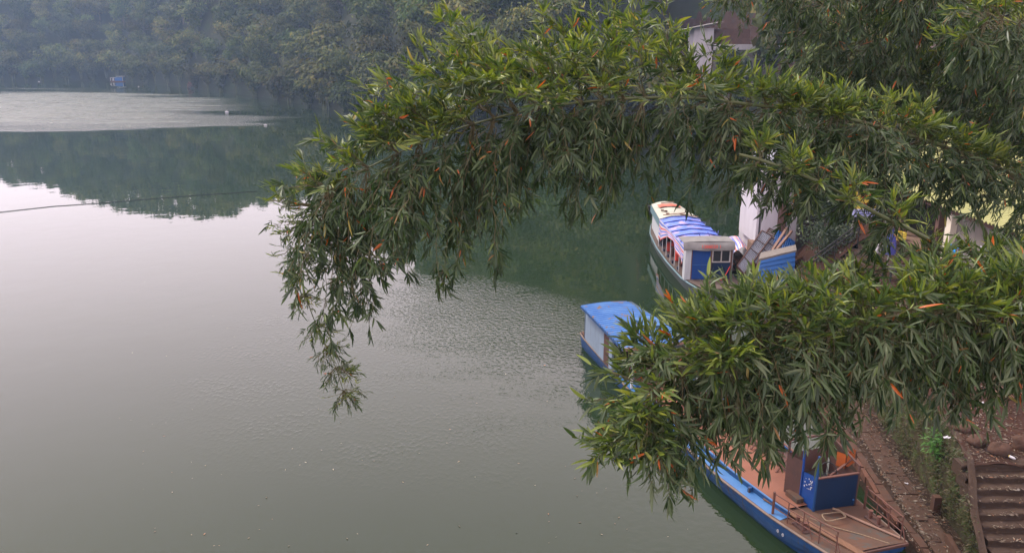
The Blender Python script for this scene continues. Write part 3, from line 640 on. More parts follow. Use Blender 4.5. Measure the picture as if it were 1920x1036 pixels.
banner(27.0, 27.55, 3.0, 4.3, 15.45, 'narrow blue banner hanging at the far end of the concrete wall', [(3.9, .08, 4)])
sb = thing('notice_board', 'yellow and blue notice board with red print beside the dark house', 'sign', (13.95, 32.9, 3.0))
part('board', MB().bx(14.35, 15.55, 33.2, 33.26, 4.15, 5.35), 'yellow', sb, True)
part('top_band', MB().bx(14.35, 15.55, 33.17, 33.2, 5.2, 5.36), 'metal', sb, True)
part('blue_band', MB().bx(14.30, 15.75, 33.16, 33.2, 4.1, 4.42), 'bluewhite', sb, True)
for z, n, h in ((4.98, 5, .13), (4.62, 7, .11)):
    q = MB()
    for i in range(n): q.bx(14.6+.8*i/n, 14.6+.8*(i+.7)/n, 33.17, 33.2, z-h/2, z+h/2)
    part('red_print', q, 'red', sb, True)
for z in (4.32, 4.22): part('small_print', MB().bx(14.4, 15.3, 33.14, 33.16, z-.012, z+.012), 'navy', sb, True)
for x in (14.4, 15.5): part('post', MB().bx(x-.03, x+.03, 33.27, 33.33, 2.0, 4.6), 'metal', sb, True)
# far white-roofed house and shed in front of the red bank, and a pink house behind the bamboo
fh = thing('white_roofed_house', 'long low house with a white flat roof below the red earth bank', 'house', (28.5, 97, 7.5))
part('wall', MB().bx(22.8, 34.8, 94.4, 101, 4, 10.6), 'concrete', fh, True)
b = MB(); b.bx(22.4, 35.4, 94.0, 101.5, 10.55, 11.15); part('roof', b, 'white', fh, True)
for k in range(6): 
    wdw = part('window', MB().bx(23.6+1.95*k, 24.7+1.95*k, 94.34, 94.42, 8.2, 9.6), 'alu', fh, True); part('pane', MB().bx(23.68+1.95*k, 24.62+1.95*k, 94.30, 94.36, 8.3, 9.5), 'glass', wdw, True)
sh = thing('white_shed', 'small white shed with a slanting roof standing behind the white roof', 'shed', (21.6, 95, 9))
part('wall', MB().bx(20.4, 22.6, 94, 97, 6, 12.9), 'whitewall', sh, True)
b = MB(); b.thick(lambda u, v: (19.2+4.4*u, 93.4+4.2*v, 12.75+.85*u), 1, 1, (0, 0, .14)); part('roof', b, 'canopy', sh, True)
part('side_wall', MB().bx(22.6, 27, 95.2, 95.4, 8, 12.8), 'brown', sh, True)
tk = solo('water_tank', MB().tube([(26.4, 99, 11.15), (26.4, 99, 11.9), (26.4, 99, 12.1)], [.7, .7, .3], 14), 'concrete', 'round grey water tank on the white flat roof', 'tank', None, (26.4, 99, 11.15))
gt = thing('roof_frame', 'thin white pipe frame standing on the white flat roof', 'frame', (31, 98, 11.15))
for a, c in (((29.5, 98, 11.1), (29.5, 98, 13.0)), ((29.5, 98, 13.0), (32.5, 98, 12.4)), ((32.5, 98, 11.1), (32.5, 98, 14.6)), ((33.6, 99, 11.1), (33.6, 99, 15.6))): part('pipe', MB().tube([a, c], .06, 6), 'white', gt, True)
pk = thing('pink_house', 'pale pink house showing through gaps in the bamboo', 'house', (36, 60, 4))
part('wall', MB().bx(31, 42, 58, 66, 3, 11.5), 'pinkwall', pk, True); part('roof', MB().bx(30.5, 42.5, 57.5, 66.5, 11.5, 11.8), 'canopy', pk, True)
for k in range(4):
    wdw = part('window', MB().bx(32.2+2.5*k, 33.6+2.5*k, 57.93, 58.02, 8.4, 9.9), 'alu', pk, True); part('pane', MB().bx(32.3+2.5*k, 33.5+2.5*k, 57.89, 57.95, 8.5, 9.8), 'glass', wdw, True)
# broken concrete block by the water
bl = thing('broken_wall', 'broken brown concrete wall stub at the water left of the white house', 'wall', (11.5, 39, 0))
part('wall_stub', MB().bx(11.65, 12.06, 37.85, 38.7, -.4, 1.80), 'brownconc', bl, True); part('wall_stub', MB().bx(12.06, 12.6, 37.95, 38.27, -.4, 2.25), 'brownconc', bl, True)
part('face', MB().bx(11.72, 12.0, 37.80, 37.86, .2, 1.68), 'brown', bl, True)
# ------------------------------------------------------------------ heap of wrecked cabin pieces
def sheet(name, lab, a, b, c, d, n, mat, framed=True):
    """corrugated sheet in a steel frame: corners a (upper left) b (upper right) c (lower right) d (lower left)"""
    a, b, c, d = map(Vector, (a, b, c, d)); N_ = (b-a).cross(d-a).normalized(); ctr = (a+b+c+d)/4
    t = thing(name, lab, 'metal sheet', ctr, 0, 'wreckage piled on the quay'); m = MB()
    m.thick(lambda u, v: (a*(1-u)+b*u)*(1-v)+(d*(1-u)+c*u)*v+N_*(.022*math.sin(u*2*math.pi*n)), n*8, 1, N_*.012); part('corrugated_sheet', m, mat, t, True)
    if framed:
        for p, q in ((a, b), (b, c), (c, d), (d, a)): part('frame_bar', MB().beam(p-N_*.02, q-N_*.02, .05, .05), 'darkrust', t, True)
        for k in (.25, .5, .75): part('cross_bar', MB().beam(a*(1-k)+d*k+N_*.035*(1 if N_.y < 0 else -1), b*(1-k)+c*k+N_*.035*(1 if N_.y < 0 else -1), .035, .03), 'darkrust', t, True)
    return t
sheet('metal_sheet', 'grey corrugated sheet in a brown steel frame leaning beside the wheelhouse', (12.03, 37.81, 2.44), (12.47, 37.63, 2.21), (10.65, 35.5, .92), (10.36, 35.7, 1.25), 7, 'tinsheet')
sheet('metal_sheet', 'narrow grey corrugated sheet lying half behind the long framed sheet', (12.52, 37.80, 2.17), (12.86, 37.66, 1.99), (11.54, 36.05, 1.12), (11.22, 36.22, 1.31), 5, 'tinsheet')
sheet('metal_sheet', 'short slatted grey sheet at the top of the wreckage', (12.48, 38.12, 2.49), (12.97, 37.98, 2.24), (12.71, 37.62, 2.01), (12.2, 37.80, 2.26), 9, 'alu')
sheet('metal_sheet', 'blue corrugated sheet behind the two wooden beams', (12.81, 38.10, 2.48), (13.58, 37.50, 1.96), (13.2, 36.9, 1.5), (12.45, 37.4, 1.85), 11, 'bluesiding', False)
solo('beam', MB().beam((13.19, 37.70, 2.60), (12.15, 36.4, 1.82), .11, .11), 'plankdark', 'upper left of two brown wooden beams leaning over the blue siding', 'beam', 'beams on the wreckage', (12.6, 37, 2.2))
solo('beam', MB().beam((13.35, 37.48, 2.50), (12.35, 36.4, 1.86), .11, .11), 'plankdark', 'lower right of two brown wooden beams leaning over the blue siding', 'beam', 'beams on the wreckage', (12.9, 37, 2.2))
wc = thing('blue_cabin_wreck', 'tilted blue clapboard cabin box with a pale concrete top', 'wreck', (12, 35.6, .4))
A_, B_2, C_2, D_2 = map(Vector, ((11.27, 35.41, 1.66), (12.9, 35.52, 2.06), (12.80, 34.98, .50), (10.99, 34.98, .45)))
for k in range(7):
    v0, v1 = k/7, (k+1)/7; o = Vector((0, -.06, -.01)); p = lambda u, v: (A_*(1-u)+B_2*u)*(1-v)+(D_2*(1-u)+C_2*u)*v
    b = MB(); b.quad(p(0, v1)+o, p(1, v1)+o, p(1, v0), p(0, v0)); b.quad(p(0, v1), p(1, v1), p(1, v1)+o, p(0, v1)+o); part('siding_board', b, 'bluesiding', wc, True)
b = MB(); b.quad((12.9, 35.53, 2.05), (12.80, 34.99, .5), (13.0, 36.3, .5), (13.1, 36.25, 2.1)); part('side_wall', b, 'brown', wc, True)
b = MB(); b.quad((11.27, 35.42, 1.65), (11.5, 36.2, 1.75), (11.3, 36.3, .4), (10.99, 34.99, .45)); part('side_wall', b, 'brown', wc, True)
def slab_pt(u, v): a, c = Vector((11.22, 35.36, 1.68))*(1-u)+Vector((12.95, 35.48, 2.08))*u, Vector((11.55, 36.15, 1.79))*(1-u)+Vector((13.16, 36.26, 2.14))*u; q = a*(1-v)+c*v; return (q.x, q.y, q.z+.012*nz(q.x*4, q.y*4))
b = MB(); b.thick(slab_pt, 16, 5, (0, 0, .13)); part('top_slab', b, 'concrete', wc, True)
b = MB(); b.quad((11.22, 35.36, 1.55), (12.95, 35.48, 1.95), (12.95, 35.48, 2.08), (11.22, 35.36, 1.68)); part('slab_edge', b, 'concrete', wc, True)

# ------------------------------------------------------------------ blue ferry moored in front
FE = thing('blue_ferry', 'long blue ferry with red deck and blue tin roof moored along the quay', 'boat', (5.85, 20.87, 0), rad(17))
HY = [-6.25, -5.4, -4.3, -2.4, .1, 3, 5.6, 7.8, 8.3]; HW = [.92, 1.05, 1.2, 1.33, 1.33, 1.22, 1.06, .95, .88]; HZ = [.66, .60, .54, .48, .45, .46, .50, .58, .62]
def hw(y): return lerp(y, HY, HW)
def hz_(y): return lerp(y, HY, HZ)
b = MB()
def hull_pt(u, v):
    y = -6.25+14.55*u; w_, z = hw(y), hz_(y); bow = max(0, (-4.2-y)/2.05)
    prof = [(-1, 1), (-.985, .62), (-.93, .2), (-.80, -.25), (.80, -.25), (.93, .2), (.985, .62), (1, 1)]
    f = v*7; i = min(int(f), 6); q = f-i; px = prof[i][0]*(1-q)+prof[i+1][0]*q; pz = prof[i][1]*(1-q)+prof[i+1][1]*q
    zz = z*pz if pz > 0 else pz; zz = zz+(z-.14-zz)*bow**1.6*(1 if pz < 1 else 0)*.95 if pz < .9 else zz
    return (px*w_, y, zz)
b.grid(hull_pt, 48, 14); 
for y, s in ((-6.25, 1), (8.3, -1)):
    w_, z = hw(y), hz_(y); q = [(-w_, y, z), (-w_*.9, y, z-.2 if y < 0 else -.2), (w_*.9, y, z-.2 if y < 0 else -.2), (w_, y, z)]; b.quad(*(q if s > 0 else q[::-1]))
part('hull', b, 'bluehull', FE, False, False)
for s in (-1, 1): part('rub_rail', MB().tube([(s*(hw(y)+.01), y, hz_(y)-.01) for y in np.linspace(-6.25, 8.3, 40)], .032, 6), 'rub', FE)
part('rub_rail', MB().beam((-.93, -6.27, .64), (.93, -6.27, .64), .06, .06), 'darkrust', FE)
for s in (-1, 1):
    if s < 0:
        b = MB(); b.grid(lambda u, v: ((-hw(-4.6+9.4*u)+.02+.24*v), -4.6+9.4*u, hz_(-4.6+9.4*u)+.012+.05*v), 30, 2, True); part('side_deck', b, 'bluelight', FE)
    else:
        b = MB(); b.grid(lambda u, v: ((hw(-4.6+9.4*u)-.02-.24*v), -4.6+9.4*u, hz_(-4.6+9.4*u)+.012+.05*v), 30, 2); part('side_deck', b, 'deckbrown', FE)
    b = MB()
    b.thick(lambda u, v: (s*(hw(-4.6+9.4*u)-.265), -4.6+9.4*u, hz_(-4.6+9.4*u)+.02+.15*v), 30, 1, (s*.03, 0, 0)); part('coaming', b, 'bluehull', FE)
    part('coaming_rail', MB().tube([(s*(hw(y)-.28), y, hz_(y)+.185) for y in np.linspace(-4.6, 4.8, 24)], .022, 6), 'bluelight', FE)
    for y in (-3.3, -1.7, -.1, 1.5, 3.1): part('bracket', MB().bx(s*(hw(y)-.21)-.05, s*(hw(y)-.21)+.05, y-.035, y+.035, hz_(y)+.02, hz_(y)+.17), 'bluehull', FE)
b = MB(); b.grid(lambda u, v: ((hw(-4.3+9.1*v)-.29)*(2*u-1), -4.3+9.1*v, hz_(-4.3+9.1*v)+.075+.015*math.sin(math.pi*u)), 6, 24); part('deck', b, 'deckred', FE)
b = MB(); b.grid(lambda u, v: ((hw(-6.25+1.98*v)-.01)*(2*u-1), -6.25+1.98*v, hz_(-6.25+1.98*v)+.016+.02*math.sin(math.pi*u)), 10, 10); part('foredeck', b, 'deckbrown', FE)
b = MB(); b.grid(lambda u, v: ((hw(4.8+3.5*v)-.03)*(2*u-1), 4.8+3.5*v, hz_(4.8+3.5*v)+.03), 6, 8); part('afterdeck', b, 'deckbrown', FE)
# steering position
hs = part('steering_box', MB().thick(lambda u, v: (-.13+1.10*u, -4.52-.06*u, .56+.86*v), 1, 1, (0, -.03, 0)), 'bluedark', FE)
part('side_panel', MB().thick(lambda u, v: (-.165, -4.52+.50*u, .57+.88*v-.10*u*v), 1, 1, (-.03, 0, 0)), 'bluebright', hs)
part('right_panel', MB().thick(lambda u, v: (.97, -4.58+1.0*u, .57+.80*v), 1, 1, (.03, 0, 0)), 'darkrust', hs)
part('rear_panel', MB().thick(lambda u, v: (-.14+1.1*u, -3.42, .57+.95*v), 1, 1, (0, .03, 0)), 'darkrust', hs)
part('door_panel', MB().thick(lambda u, v: (-.19-.13*u, -4.02+.42*u, .57+1.05*v), 1, 1, (-.02, 0, 0)), 'darkrust', hs)
part('sill', MB().beam((-.14, -4.525, 1.435), (.97, -4.585, 1.435), .06, .03), 'rust', hs)
part('step_box', MB().bx(-.38, -.20, -4.2, -3.75, .56, .74), 'deckbrown', FE)
for x, y, h, m in ((-.16, -4.52, 2.0, 'bluehull'), (-.17, -4.02, 2.05, 'bluebright'), (.96, -4.56, 1.62, 'darkrust'), (.96, -3.44, 1.9, 'darkrust'), (-.15, -3.43, 1.9, 'darkrust')):
    part('post', MB().bx(x-.022, x+.022, y-.022, y+.022, .58, h), m, FE)
part('top_bar', MB().beam((-.15, -3.43, 1.88), (.96, -3.44, 1.88), .05, .05), 'darkrust', FE); part('top_bar', MB().beam((.96, -3.44, 1.88), (.96, -4.56, 1.6), .04, .04), 'darkrust', FE)
part('seat', MB().bx(.25, .75, -3.85, -3.5, .62, .98), 'black', FE)
wl = part('steering_wheel', MB().tube([(.36+.24*math.cos(a*.3142), -4.25+.10*math.sin(a*.3142), 1.36+.22*math.sin(a*.3142)) for a in range(21)], .013, 6), 'black', FE)
part('spoke', MB().tube([(.12, -4.25, 1.36), (.60, -4.25, 1.36)], .009, 4).tube([(.36, -4.15, 1.57), (.36, -4.35, 1.15)], .009, 4), 'black', wl)
part('steering_column', MB().tube([(.36, -4.26, 1.34), (.36, -4.5, .9)], .025, 6), 'rust', FE)
# rails, bollards, benches
def railing(s, x0, y0, y1, n):
    t = part('railing', MB().tube([(s*(hw(y)-x0), y, hz_(y)+.55) for y in np.linspace(y0, y1, n)], .016, 6), 'rust', FE)
    for hh in (.38, .20): part('rail', MB().tube([(s*(hw(y)-x0), y, hz_(y)+hh) for y in np.linspace(y0, y1, n)], .012, 6), 'rust', t)
    for i, y in enumerate(np.linspace(y0, y1, n)): part('rail_post', MB().tube([(s*(hw(y)-x0), y, hz_(y)), (s*(hw(y)-x0), y, hz_(y)+.56+(.03 if i == 0 else 0))], .032 if i == 0 else .014, 6), 'rust', t)
    for y in (y0*.45+y1*.55, y1+.05): part('brace', MB().tube([(s*(hw(y)-x0), y, hz_(y)+.45), (s*(hw(y)-x0-.02), y-.22, hz_(y))], .012, 5), 'rust', t)
railing(-1, .10, -4.3, -6.15, 5); railing(1, .06, -4.75, -6.1, 4)
for s, y in ((-1, -5.05), (1, -5.35)):
    x = s*(hw(y)-.22); t = part('bollard', MB().box((x, y, hz_(y)+.035), (.16, .46, .05)), 'darkrust', FE)
    for dy in (-.13, .13): part('bollard_post', MB().tube([(x, y+dy, hz_(y)+.03), (x, y+dy, hz_(y)+.24), (x, y+dy, hz_(y)+.25)], [.042, .042, .055], 8), 'rust', t)
    part('crosspin', MB().tube([(x, y-.22, hz_(y)+.16), (x, y+.22, hz_(y)+.16)], .014, 5), 'rust', t)
bn = part('bench_rail', MB().tube([(.17, -3.1, .80), (.42, -.2, .78), (.5, 3.0, .78)], .028, 6), 'rust', FE)
part('bench_rail', MB().tube([(.62, -3.2, .98), (.86, -.2, .96), (.9, 3.0, .96)], .022, 6), 'rust', FE)
for k in range(15):
    y = -3.05+.42*k; q = (y+3.1)/6.1; x = .17+.33*q**.7
    part('bench_bar', MB().beam((x-.16, y-.10, .58), (x+.46, y+.14, .92), .035, .03), 'rust', FE)
    part('bench_leg', MB().beam((x+.44, y+.1, .56), (x+.44, y+.1, .95), .025, .025), 'rust', FE)
b = MB(); b.quad((.30, -3.1, .60), (1.0, -3.1, .60), (1.02, 3.0, .56), (.62, 3.0, .56)); part('bench_board', b, 'darkrust', FE)
# aft cabin: pale walls, corrugated blue roof of three sheets
for k in range(3):
    y1 = 7.62-1.47*k; b = MB()
    def roof_pt(u, v, y1=y1):
        y = y1-1.50*v; q = (7.6-y)/4.35; xl, xr = -1.17-.35*q, .66+.36*q; x = xl+(xr-xl)*u
        return (x, y, 1.90+.05*math.sin(math.pi*u)+.05*math.sin(y*2*math.pi/.19)+.004*k)
    b.thick(roof_pt, 10, 72, (0, 0, .012)); part('roof_sheet', b, 'blueroof', FE, False, True)
part('roof_edge', MB().beam((-1.17, 7.62, 1.87), (-1.52, 3.22, 1.87), .03, .07), 'bluehull', FE); part('roof_edge', MB().beam((.66, 7.62, 1.87), (1.02, 3.22, 1.87), .03, .07), 'bluehull', FE)
part('roof_edge', MB().beam((-1.52, 3.2, 1.88), (1.02, 3.2, 1.88), .05, .09), 'plankdark', FE); part('roof_edge', MB().beam((-1.17, 7.62, 1.87), (.66, 7.62, 1.87), .03, .07), 'bluehull', FE)
part('roof_board', MB().thick(lambda u, v: (-.1+.75*u, 4.5+1.0*v, 2.05+.01*u), 1, 1, (0, 0, .015)), 'bluelight', FE)
for x, y in ((-.6, 4.2), (.25, 4.55)): part('roof_stub', MB().tube([(x, y, 1.95), (x, y, 2.22)], .03, 6), 'black', FE)
for k in range(4): part('wall_panel', MB().thick(lambda u, v, k=k: (-(.93+.055*k)-.055*u, 7.75-.56*(k+u), .58+1.29*v), 1, 1, (-.03, 0, 0)), 'palewall', FE)
part('door_frame', MB().bx(-1.15, -1.10, 5.0, 5.5, .55, 1.86), 'darkrust', FE)
part('door_post', MB().bx(-1.19, -1.13, 4.72, 4.98, .55, 1.86), 'palewall', FE)
b = MB(); b.thick(lambda u, v: (-.95+1.85*u, 7.75, .58+1.28*v), 1, 1, (0, .03, 0)); part('stern_wall', b, 'palewall', FE)
b = MB(); b.thick(lambda u, v: (.9+.05*u, 7.7-4.2*u, .56+1.3*v), 1, 1, (.03, 0, 0)); part('side_wall', b, 'palewall', FE)
for x, y in ((-1.12, 3.3), (.98, 3.3)): part('roof_post', MB().bx(x-.035, x+.035, y-.035, y+.035, .5, 1.86), 'oldwhite', FE)
part('cabin_front_board', MB().bx(-.8, .8, 3.3, 3.36, .56, 1.1), 'darkrust', FE)  # upright rust-brown board across the front of the cabin
part('mast', MB().tube([(-1.14, .0, .5), (-1.14, .0, 1.9)], .022, 6), 'rust', FE)
b = MB()
for (a0, z0, l) in ((-4.62, .32, .10), (-4.78, .31, .09)):
    for k in range(8): a = k*.785; y = a0+.022*math.cos(a); b.bx(-hw(y)-.012, -hw(y)+.01, y-.006, y+.006, z0+.032*math.sin(a)-.005, z0+.032*math.sin(a)+.005)
part('hull_mark', b, 'white', FE)
b = MB()
for i in range(22): y, z = -4.44+abs(rnd.gauss(0, .13)), 1.24+rnd.uniform(-.2, .06); b.bx(-.203, -.196, y, y+rnd.uniform(.008, .03), z, z+rnd.uniform(.008, .035))
part('paint_chips', b, 'white', hs, False, False, 'stuff')
def on_ferry(x, y, z): t = rad(17); return (5.85+x*math.cos(t)-y*math.sin(t), 20.87+x*math.sin(t)+y*math.cos(t), z)
F_ = on_ferry
solo('plank', MB().beam(F_(-.93, -3.75, .62), F_(-.30, -6.6, .72), .17, .03), 'plank', 'long orange-brown plank lying along the foredeck railing of the ferry', 'plank', 'planks on the ferry', F_(-.6, -5, .65))
solo('plank', MB().beam(F_(-.80, -3.95, .60), F_(-.55, -5.1, .62), .09, .025), 'plankdark', 'short dark plank beside the long plank on the foredeck', 'plank', 'planks on the ferry', F_(-.7, -4.5, .6))
solo('pole', MB().tube([F_(.30, -4.62, .64), F_(.55, -5.3, .66), F_(.86, -6.12, .70)], [.026, .03, .026], 8), 'plankdark', 'thin wooden pole lying across the rusty foredeck', 'pole', None, F_(.6, -5.4, .65))
hp = []
for k in range(26): a = k*.30; hp.append(F_(.02+(.30+.05*math.sin(a*1.7))*math.cos(a), -4.98+(.20+.03*math.cos(a*2))*math.sin(a), .66+.012*math.sin(a*3)+.004*k))
solo('hose_coil', MB().tube(hp, .014, 6), 'rope', 'loose coil of pale hose on the foredeck before the steering box', 'hose', None, F_(.02, -4.98, .64), True)
solo('mooring_rope', MB().tube([F_(-.55, -4.9, .72), F_(-.2, -5.3, .66), F_(.2, -5.75, .67), F_(.5, -6.2, .69)], .012, 6), 'rope', 'thin slack rope across the rusty foredeck', 'rope', None, F_(0, -5.5, .65))
ob = thing('orange_box', 'orange box propped on an arm beside the steering box', 'box', F_(1.12, -4.05, 1.5), rad(17+25))
part('box_panel', MB().thick(lambda u, v: (-.22+.44*u, -.02, -.18+.36*v), 1, 1, (0, -.05, 0)), 'orange', ob); part('side_flap', MB().thick(lambda u, v: (-.24, .0+.22*u, -.18+.36*v), 1, 1, (-.02, 0, 0)), 'orange', ob)
part('arm', MB().beam((-.75, .1, -.22), (.04, -.06, .02), .05, .03), 'rust', ob); part('bar', MB().beam((.1, -.1, -.2), (.1, -.1, .2), .02, .02), 'darkrust', ob)
# ------------------------------------------------------------------ passenger boat with blue tarp
PB = thing('passenger_boat', 'grey passenger boat with blue tarpaulin roof and blue wheelhouse front', 'boat', (9.15, 40.5, 0), rad(1.5))
PY = [-6.4, -5.2, -4, -1, 2, 5, 6.8, 7.6]; PW = [.85, 1.12, 1.25, 1.3, 1.22, 1.0, .62, .3]; PZ = [.62, .56, .52, .5, .5, .56, .66, .72]
pw = lambda y: lerp(y, PY, PW); pz_ = lambda y: lerp(y, PY, PZ)
b = MB()
def ph(u, v):
    y = -6.4+14*u; prof = [(-1, 1), (-.97, .55), (-.9, 0), (-.7, -.5), (.7, -.5), (.9, 0), (.97, .55), (1, 1)]
    f = v*7; i = min(int(f), 6); q = f-i; px = prof[i][0]*(1-q)+prof[i+1][0]*q; z = prof[i][1]*(1-q)+prof[i+1][1]*q; return (px*pw(y), y, z*pz_(y))
b.grid(ph, 44, 14); b.quad((-.85, -6.4, .62), (-.76, -6.4, 0), (.76, -6.4, 0), (.85, -6.4, .62)); b.quad((.3, 7.6, .72), (.27, 7.6, 0), (-.27, 7.6, 0), (-.3, 7.6, .72)); part('hull', b, 'greyhull', PB)
for s in (-1, 1):
    part('hull_strip', MB().tube([(s*(pw(y)+.01), y, pz_(y)-.05) for y in np.linspace(-6.4, 7.6, 30)], .045, 6), 'tealhull', PB)
    b = MB(); b.grid(lambda u, v: (s*(pw(-5.4+12.8*u)-.0-.30*v), -5.4+12.8*u, pz_(-5.4+12.8*u)+.02+.03*v), 30, 2, s < 0); part('side_deck', b, 'sidedeck', PB)
b = MB(); b.grid(lambda u, v: ((pw(-6.4+14*v)-.25)*(2*u-1), -6.4+14*v, pz_(-6.4+14*v)+.012), 4, 30); part('deck', b, 'darkrust', PB)
b = MB(); b.grid(lambda u, v: ((pw(-6.4+1.75*v)-.02)*(2*u-1), -6.4+1.75*v, pz_(-6.4+1.75*v)+.03), 4, 6); part('bow_deck', b, 'sidedeck', PB)
whl = part('wheelhouse', MB().thick(lambda u, v: (-.95+.83*u, -4.60, .58+1.42*v), 1, 1, (0, -.04, 0)), 'bluebright', PB)
part('lower_panel', MB().thick(lambda u, v: (-.06+.88*u, -4.60, .58+.80*v), 1, 1, (0, -.04, 0)), 'bluedark', whl)
part('panel_seam', MB().bx(-.95, -.12, -4.615, -4.595, 1.26, 1.275), 'bluelight', whl)
part('post', MB().bx(-.12, -.05, -4.64, -4.56, .58, 2.0), 'brown', whl)
wf = part('window_frame', MB().bx(-.05, .82, -4.63, -4.58, 1.38, 1.43).bx(-.05, .82, -4.63, -4.58, 1.93, 2.0).bx(-.05, .01, -4.63, -4.58, 1.43, 1.93).bx(.76, .82, -4.63, -4.58, 1.43, 1.93).bx(.36, .41, -4.63, -4.58, 1.43, 1.93), 'alu', PB)
for x in (.01, .41): part('pane', MB().bx(x, x+.35, -4.60, -4.59, 1.43, 1.93), 'glass', wf)
part('pillar', MB().bx(-1.28, -1.0, -4.62, -4.2, .55, 2.02), 'oldwhite', PB); part('pillar_edge', MB().bx(-.995, -.955, -4.63, -4.5, .55, 2.0), 'rust', PB); part('corner_post', MB().bx(.82, .90, -4.62, -4.5, .55, 2.0), 'rust', PB)
part('side_wall', MB().bx(.84, .90, -4.5, -3.5, .55, 2.0), 'oldwhite', PB)
b = MB(); b.thick(lambda u, v: (-1.40+2.38*u, -4.75+.04*math.sin(u*13)*(1-v)+.18*v*v, 1.98+.36*v+.02*math.sin(u*9)*(1-v)), 24, 5, (0, -.04, 0)); cn = part('canopy_front', b, 'canopy', PB)
b = MB(); b.thick(lambda u, v: (-1.40+2.38*u, -4.57+1.1*v, 2.34+.04*math.sin(math.pi*u)), 10, 2, (0, 0, .03)); part('canopy_top', b, 'canopy', PB)
fc = bpy.data.curves.new('lettering', 'FONT'); fc.body = '1288020 1'; fc.size = .22; fc.extrude = .004; fc.align_x = 'CENTER'; fc.materials.append(MT['red'])
fx = bpy.data.objects.new('text', fc); col.objects.link(fx); fm = bpy.data.meshes.new_from_object(fx.evaluated_get(bpy.context.evaluated_depsgraph_get())); bpy.data.objects.remove(fx)
fo = bpy.data.objects.new('lettering', fm); col.objects.link(fo); fo.parent = PB; fo.location = (-.15, -4.80, 2.10); fo.rotation_euler = (rad(75), 0, 0)
# frame and tarp: roof in six lengths between ribs, striped drape at the left
for k in range(6):
    y0 = -4.15+1.03*k; b = MB()
    b.thick(lambda u, v, y0=y0: (-1.16+.09*(y0+1.03*v)/6+2.26*u-.10*(y0+1.03*v > 0)*u, y0+1.03*v, 2.0+.16*math.sin(math.pi*u)-.05*math.sin(math.pi*v)+.012*math.sin(u*17+y0*3)), 12, 6, (0, 0, .008)); part('tarp_panel', b, 'tarptop', PB, False, True)
for k in range(7):
    y = -4.15+1.03*k; part('roof_rib', MB().tube([(-1.16+.09*y/6+2.24*u, y, 2.03+.16*math.sin(math.pi*u)) for u in np.linspace(0, 1, 9)], .024, 6), 'navy', PB)
    for s in (-1, 1): part('rib_post', MB().tube([(-1.15+.09*y/6 if s < 0 else 1.06, y, .5), (-1.16+.09*y/6 if s < 0 else 1.06, y, 2.02)], .022, 6), 'oldwhite', PB)
b = MB()
def drape(u, v):
    y = -4.15+6.2*u; drop = (.95-.55*math.sin(math.pi*min(1, u*1.15))**.7+.10*math.sin(u*9))*(1 if u > .02 else .9)
    return (-1.18+.09*y/6-.05*math.sin(u*23+v*2)*v-.03*v, y, 2.02-drop*v)
b.thick(drape, 50, 8, (-.01, 0, 0)); part('striped_drape', b, 'tarpside', PB, False, True)
for k in range(5): part('seat', MB().bx(-.9, -.2, -3.2+1.0*k, -2.85+1.0*k, .55, .98), 'darkrust' if k % 2 else 'red', PB)
for k in range(6): part('cleat', MB().box((-pw(-3+1.3*k)+.12, -4+1.2*k, .62), (.07, .12, .14)), 'bluedark', PB)
for k in range(3): part('roof_stick', MB().tube([((-.2, .25, .4)[k], -3.6, 2.1), ((-.35, .15, .75)[k], -3.2+.3*k, 2.42)], .02, 5), 'navy', PB)
# stern cabin
part('cabin_wall', MB().thick(lambda u, v: (-(1.0-.30*u), 2.2+3.9*u, .55+1.4*v), 1, 1, (-.03, 0, 0)), 'oldwhite', PB)
part('cabin_wall', MB().thick(lambda u, v: ((1.0-.20*u), 2.2+3.9*u, .55+1.4*v), 1, 1, (.03, 0, 0)), 'oldwhite', PB)
part('cabin_wall', MB().thick(lambda u, v: (-.7+1.5*u, 6.1, .55+1.4*v), 1, 1, (0, .03, 0)), 'oldwhite', PB)
part('cabin_opening_shade', MB().bx(-1.04, -1.0, 2.2, 2.5, .6, 1.9), 'dark', PB)  # solid dark panel painted as the shade in an opening
b = MB(); b.thick(lambda u, v: (-(1.12-.36*v)+(2.24-.62*v)*u, 2.1+4.3*v, 1.97+.20*math.sin(math.pi*u)+.01*math.sin(v*14+u*3)), 12, 12, (0, 0, .02)); part('cabin_roof', b, 'creamroof', PB, False, True)
b = MB(); b.thick(lambda u, v: (-.62+1.25*u, 4.6+.75*v+.05*u, 2.06+.17*math.sin(math.pi*(.2+.62*u))+.012*math.sin(u*12)), 12, 4, (0, 0, .008)); part('roof_tarp', b, 'salmon', PB, False, True)
b = MB(); b.thick(lambda u, v: (-(1.12-.36*u)-.03, 2.1+4.3*u, 2.0-(.42)*v), 12, 1, (-.02, 0, 0)); part('roof_valance', b, 'tealhull', PB)
part('roof_plank', MB().beam((-.9, 2.3, 2.2), (.3, 2.45, 2.27), .12, .03), 'plankdark', PB); part('roof_plank', MB().beam((0, 2.35, 2.24), (1.0, 2.25, 2.10), .12, .03), 'plank', PB); part('roof_plank', MB().beam((-.3, 5.8, 2.2), (.5, 6.0, 2.2), .1, .03), 'plankdark', PB)
for x, y in ((-.65, 3.7), (-.5, 3.5), (-.55, 2.75), (.62, 3.25)): part('roof_brick', MB().box((x, y, 2.17), (.16, .11, .07)), 'ledge', PB)
part('fender', MB().tube([(-.82, 6.45, 1.9), (-.84, 6.5, 1.1)], .12, 8), 'black', PB)
solo('red_rope', MB().tube([(10.08, 35.86, 1.2), (9.95, 35.80, .95), (9.78, 35.75, .66), (9.70, 35.70, .64), (9.85, 35.6, .63), (9.55, 35.62, .64), (9.2, 35.66, .63)], .018, 6), 'redrope', 'red rope hanging down the blue wheelhouse front onto the deck', 'rope', None, (9.8, 35.7, .6), True)
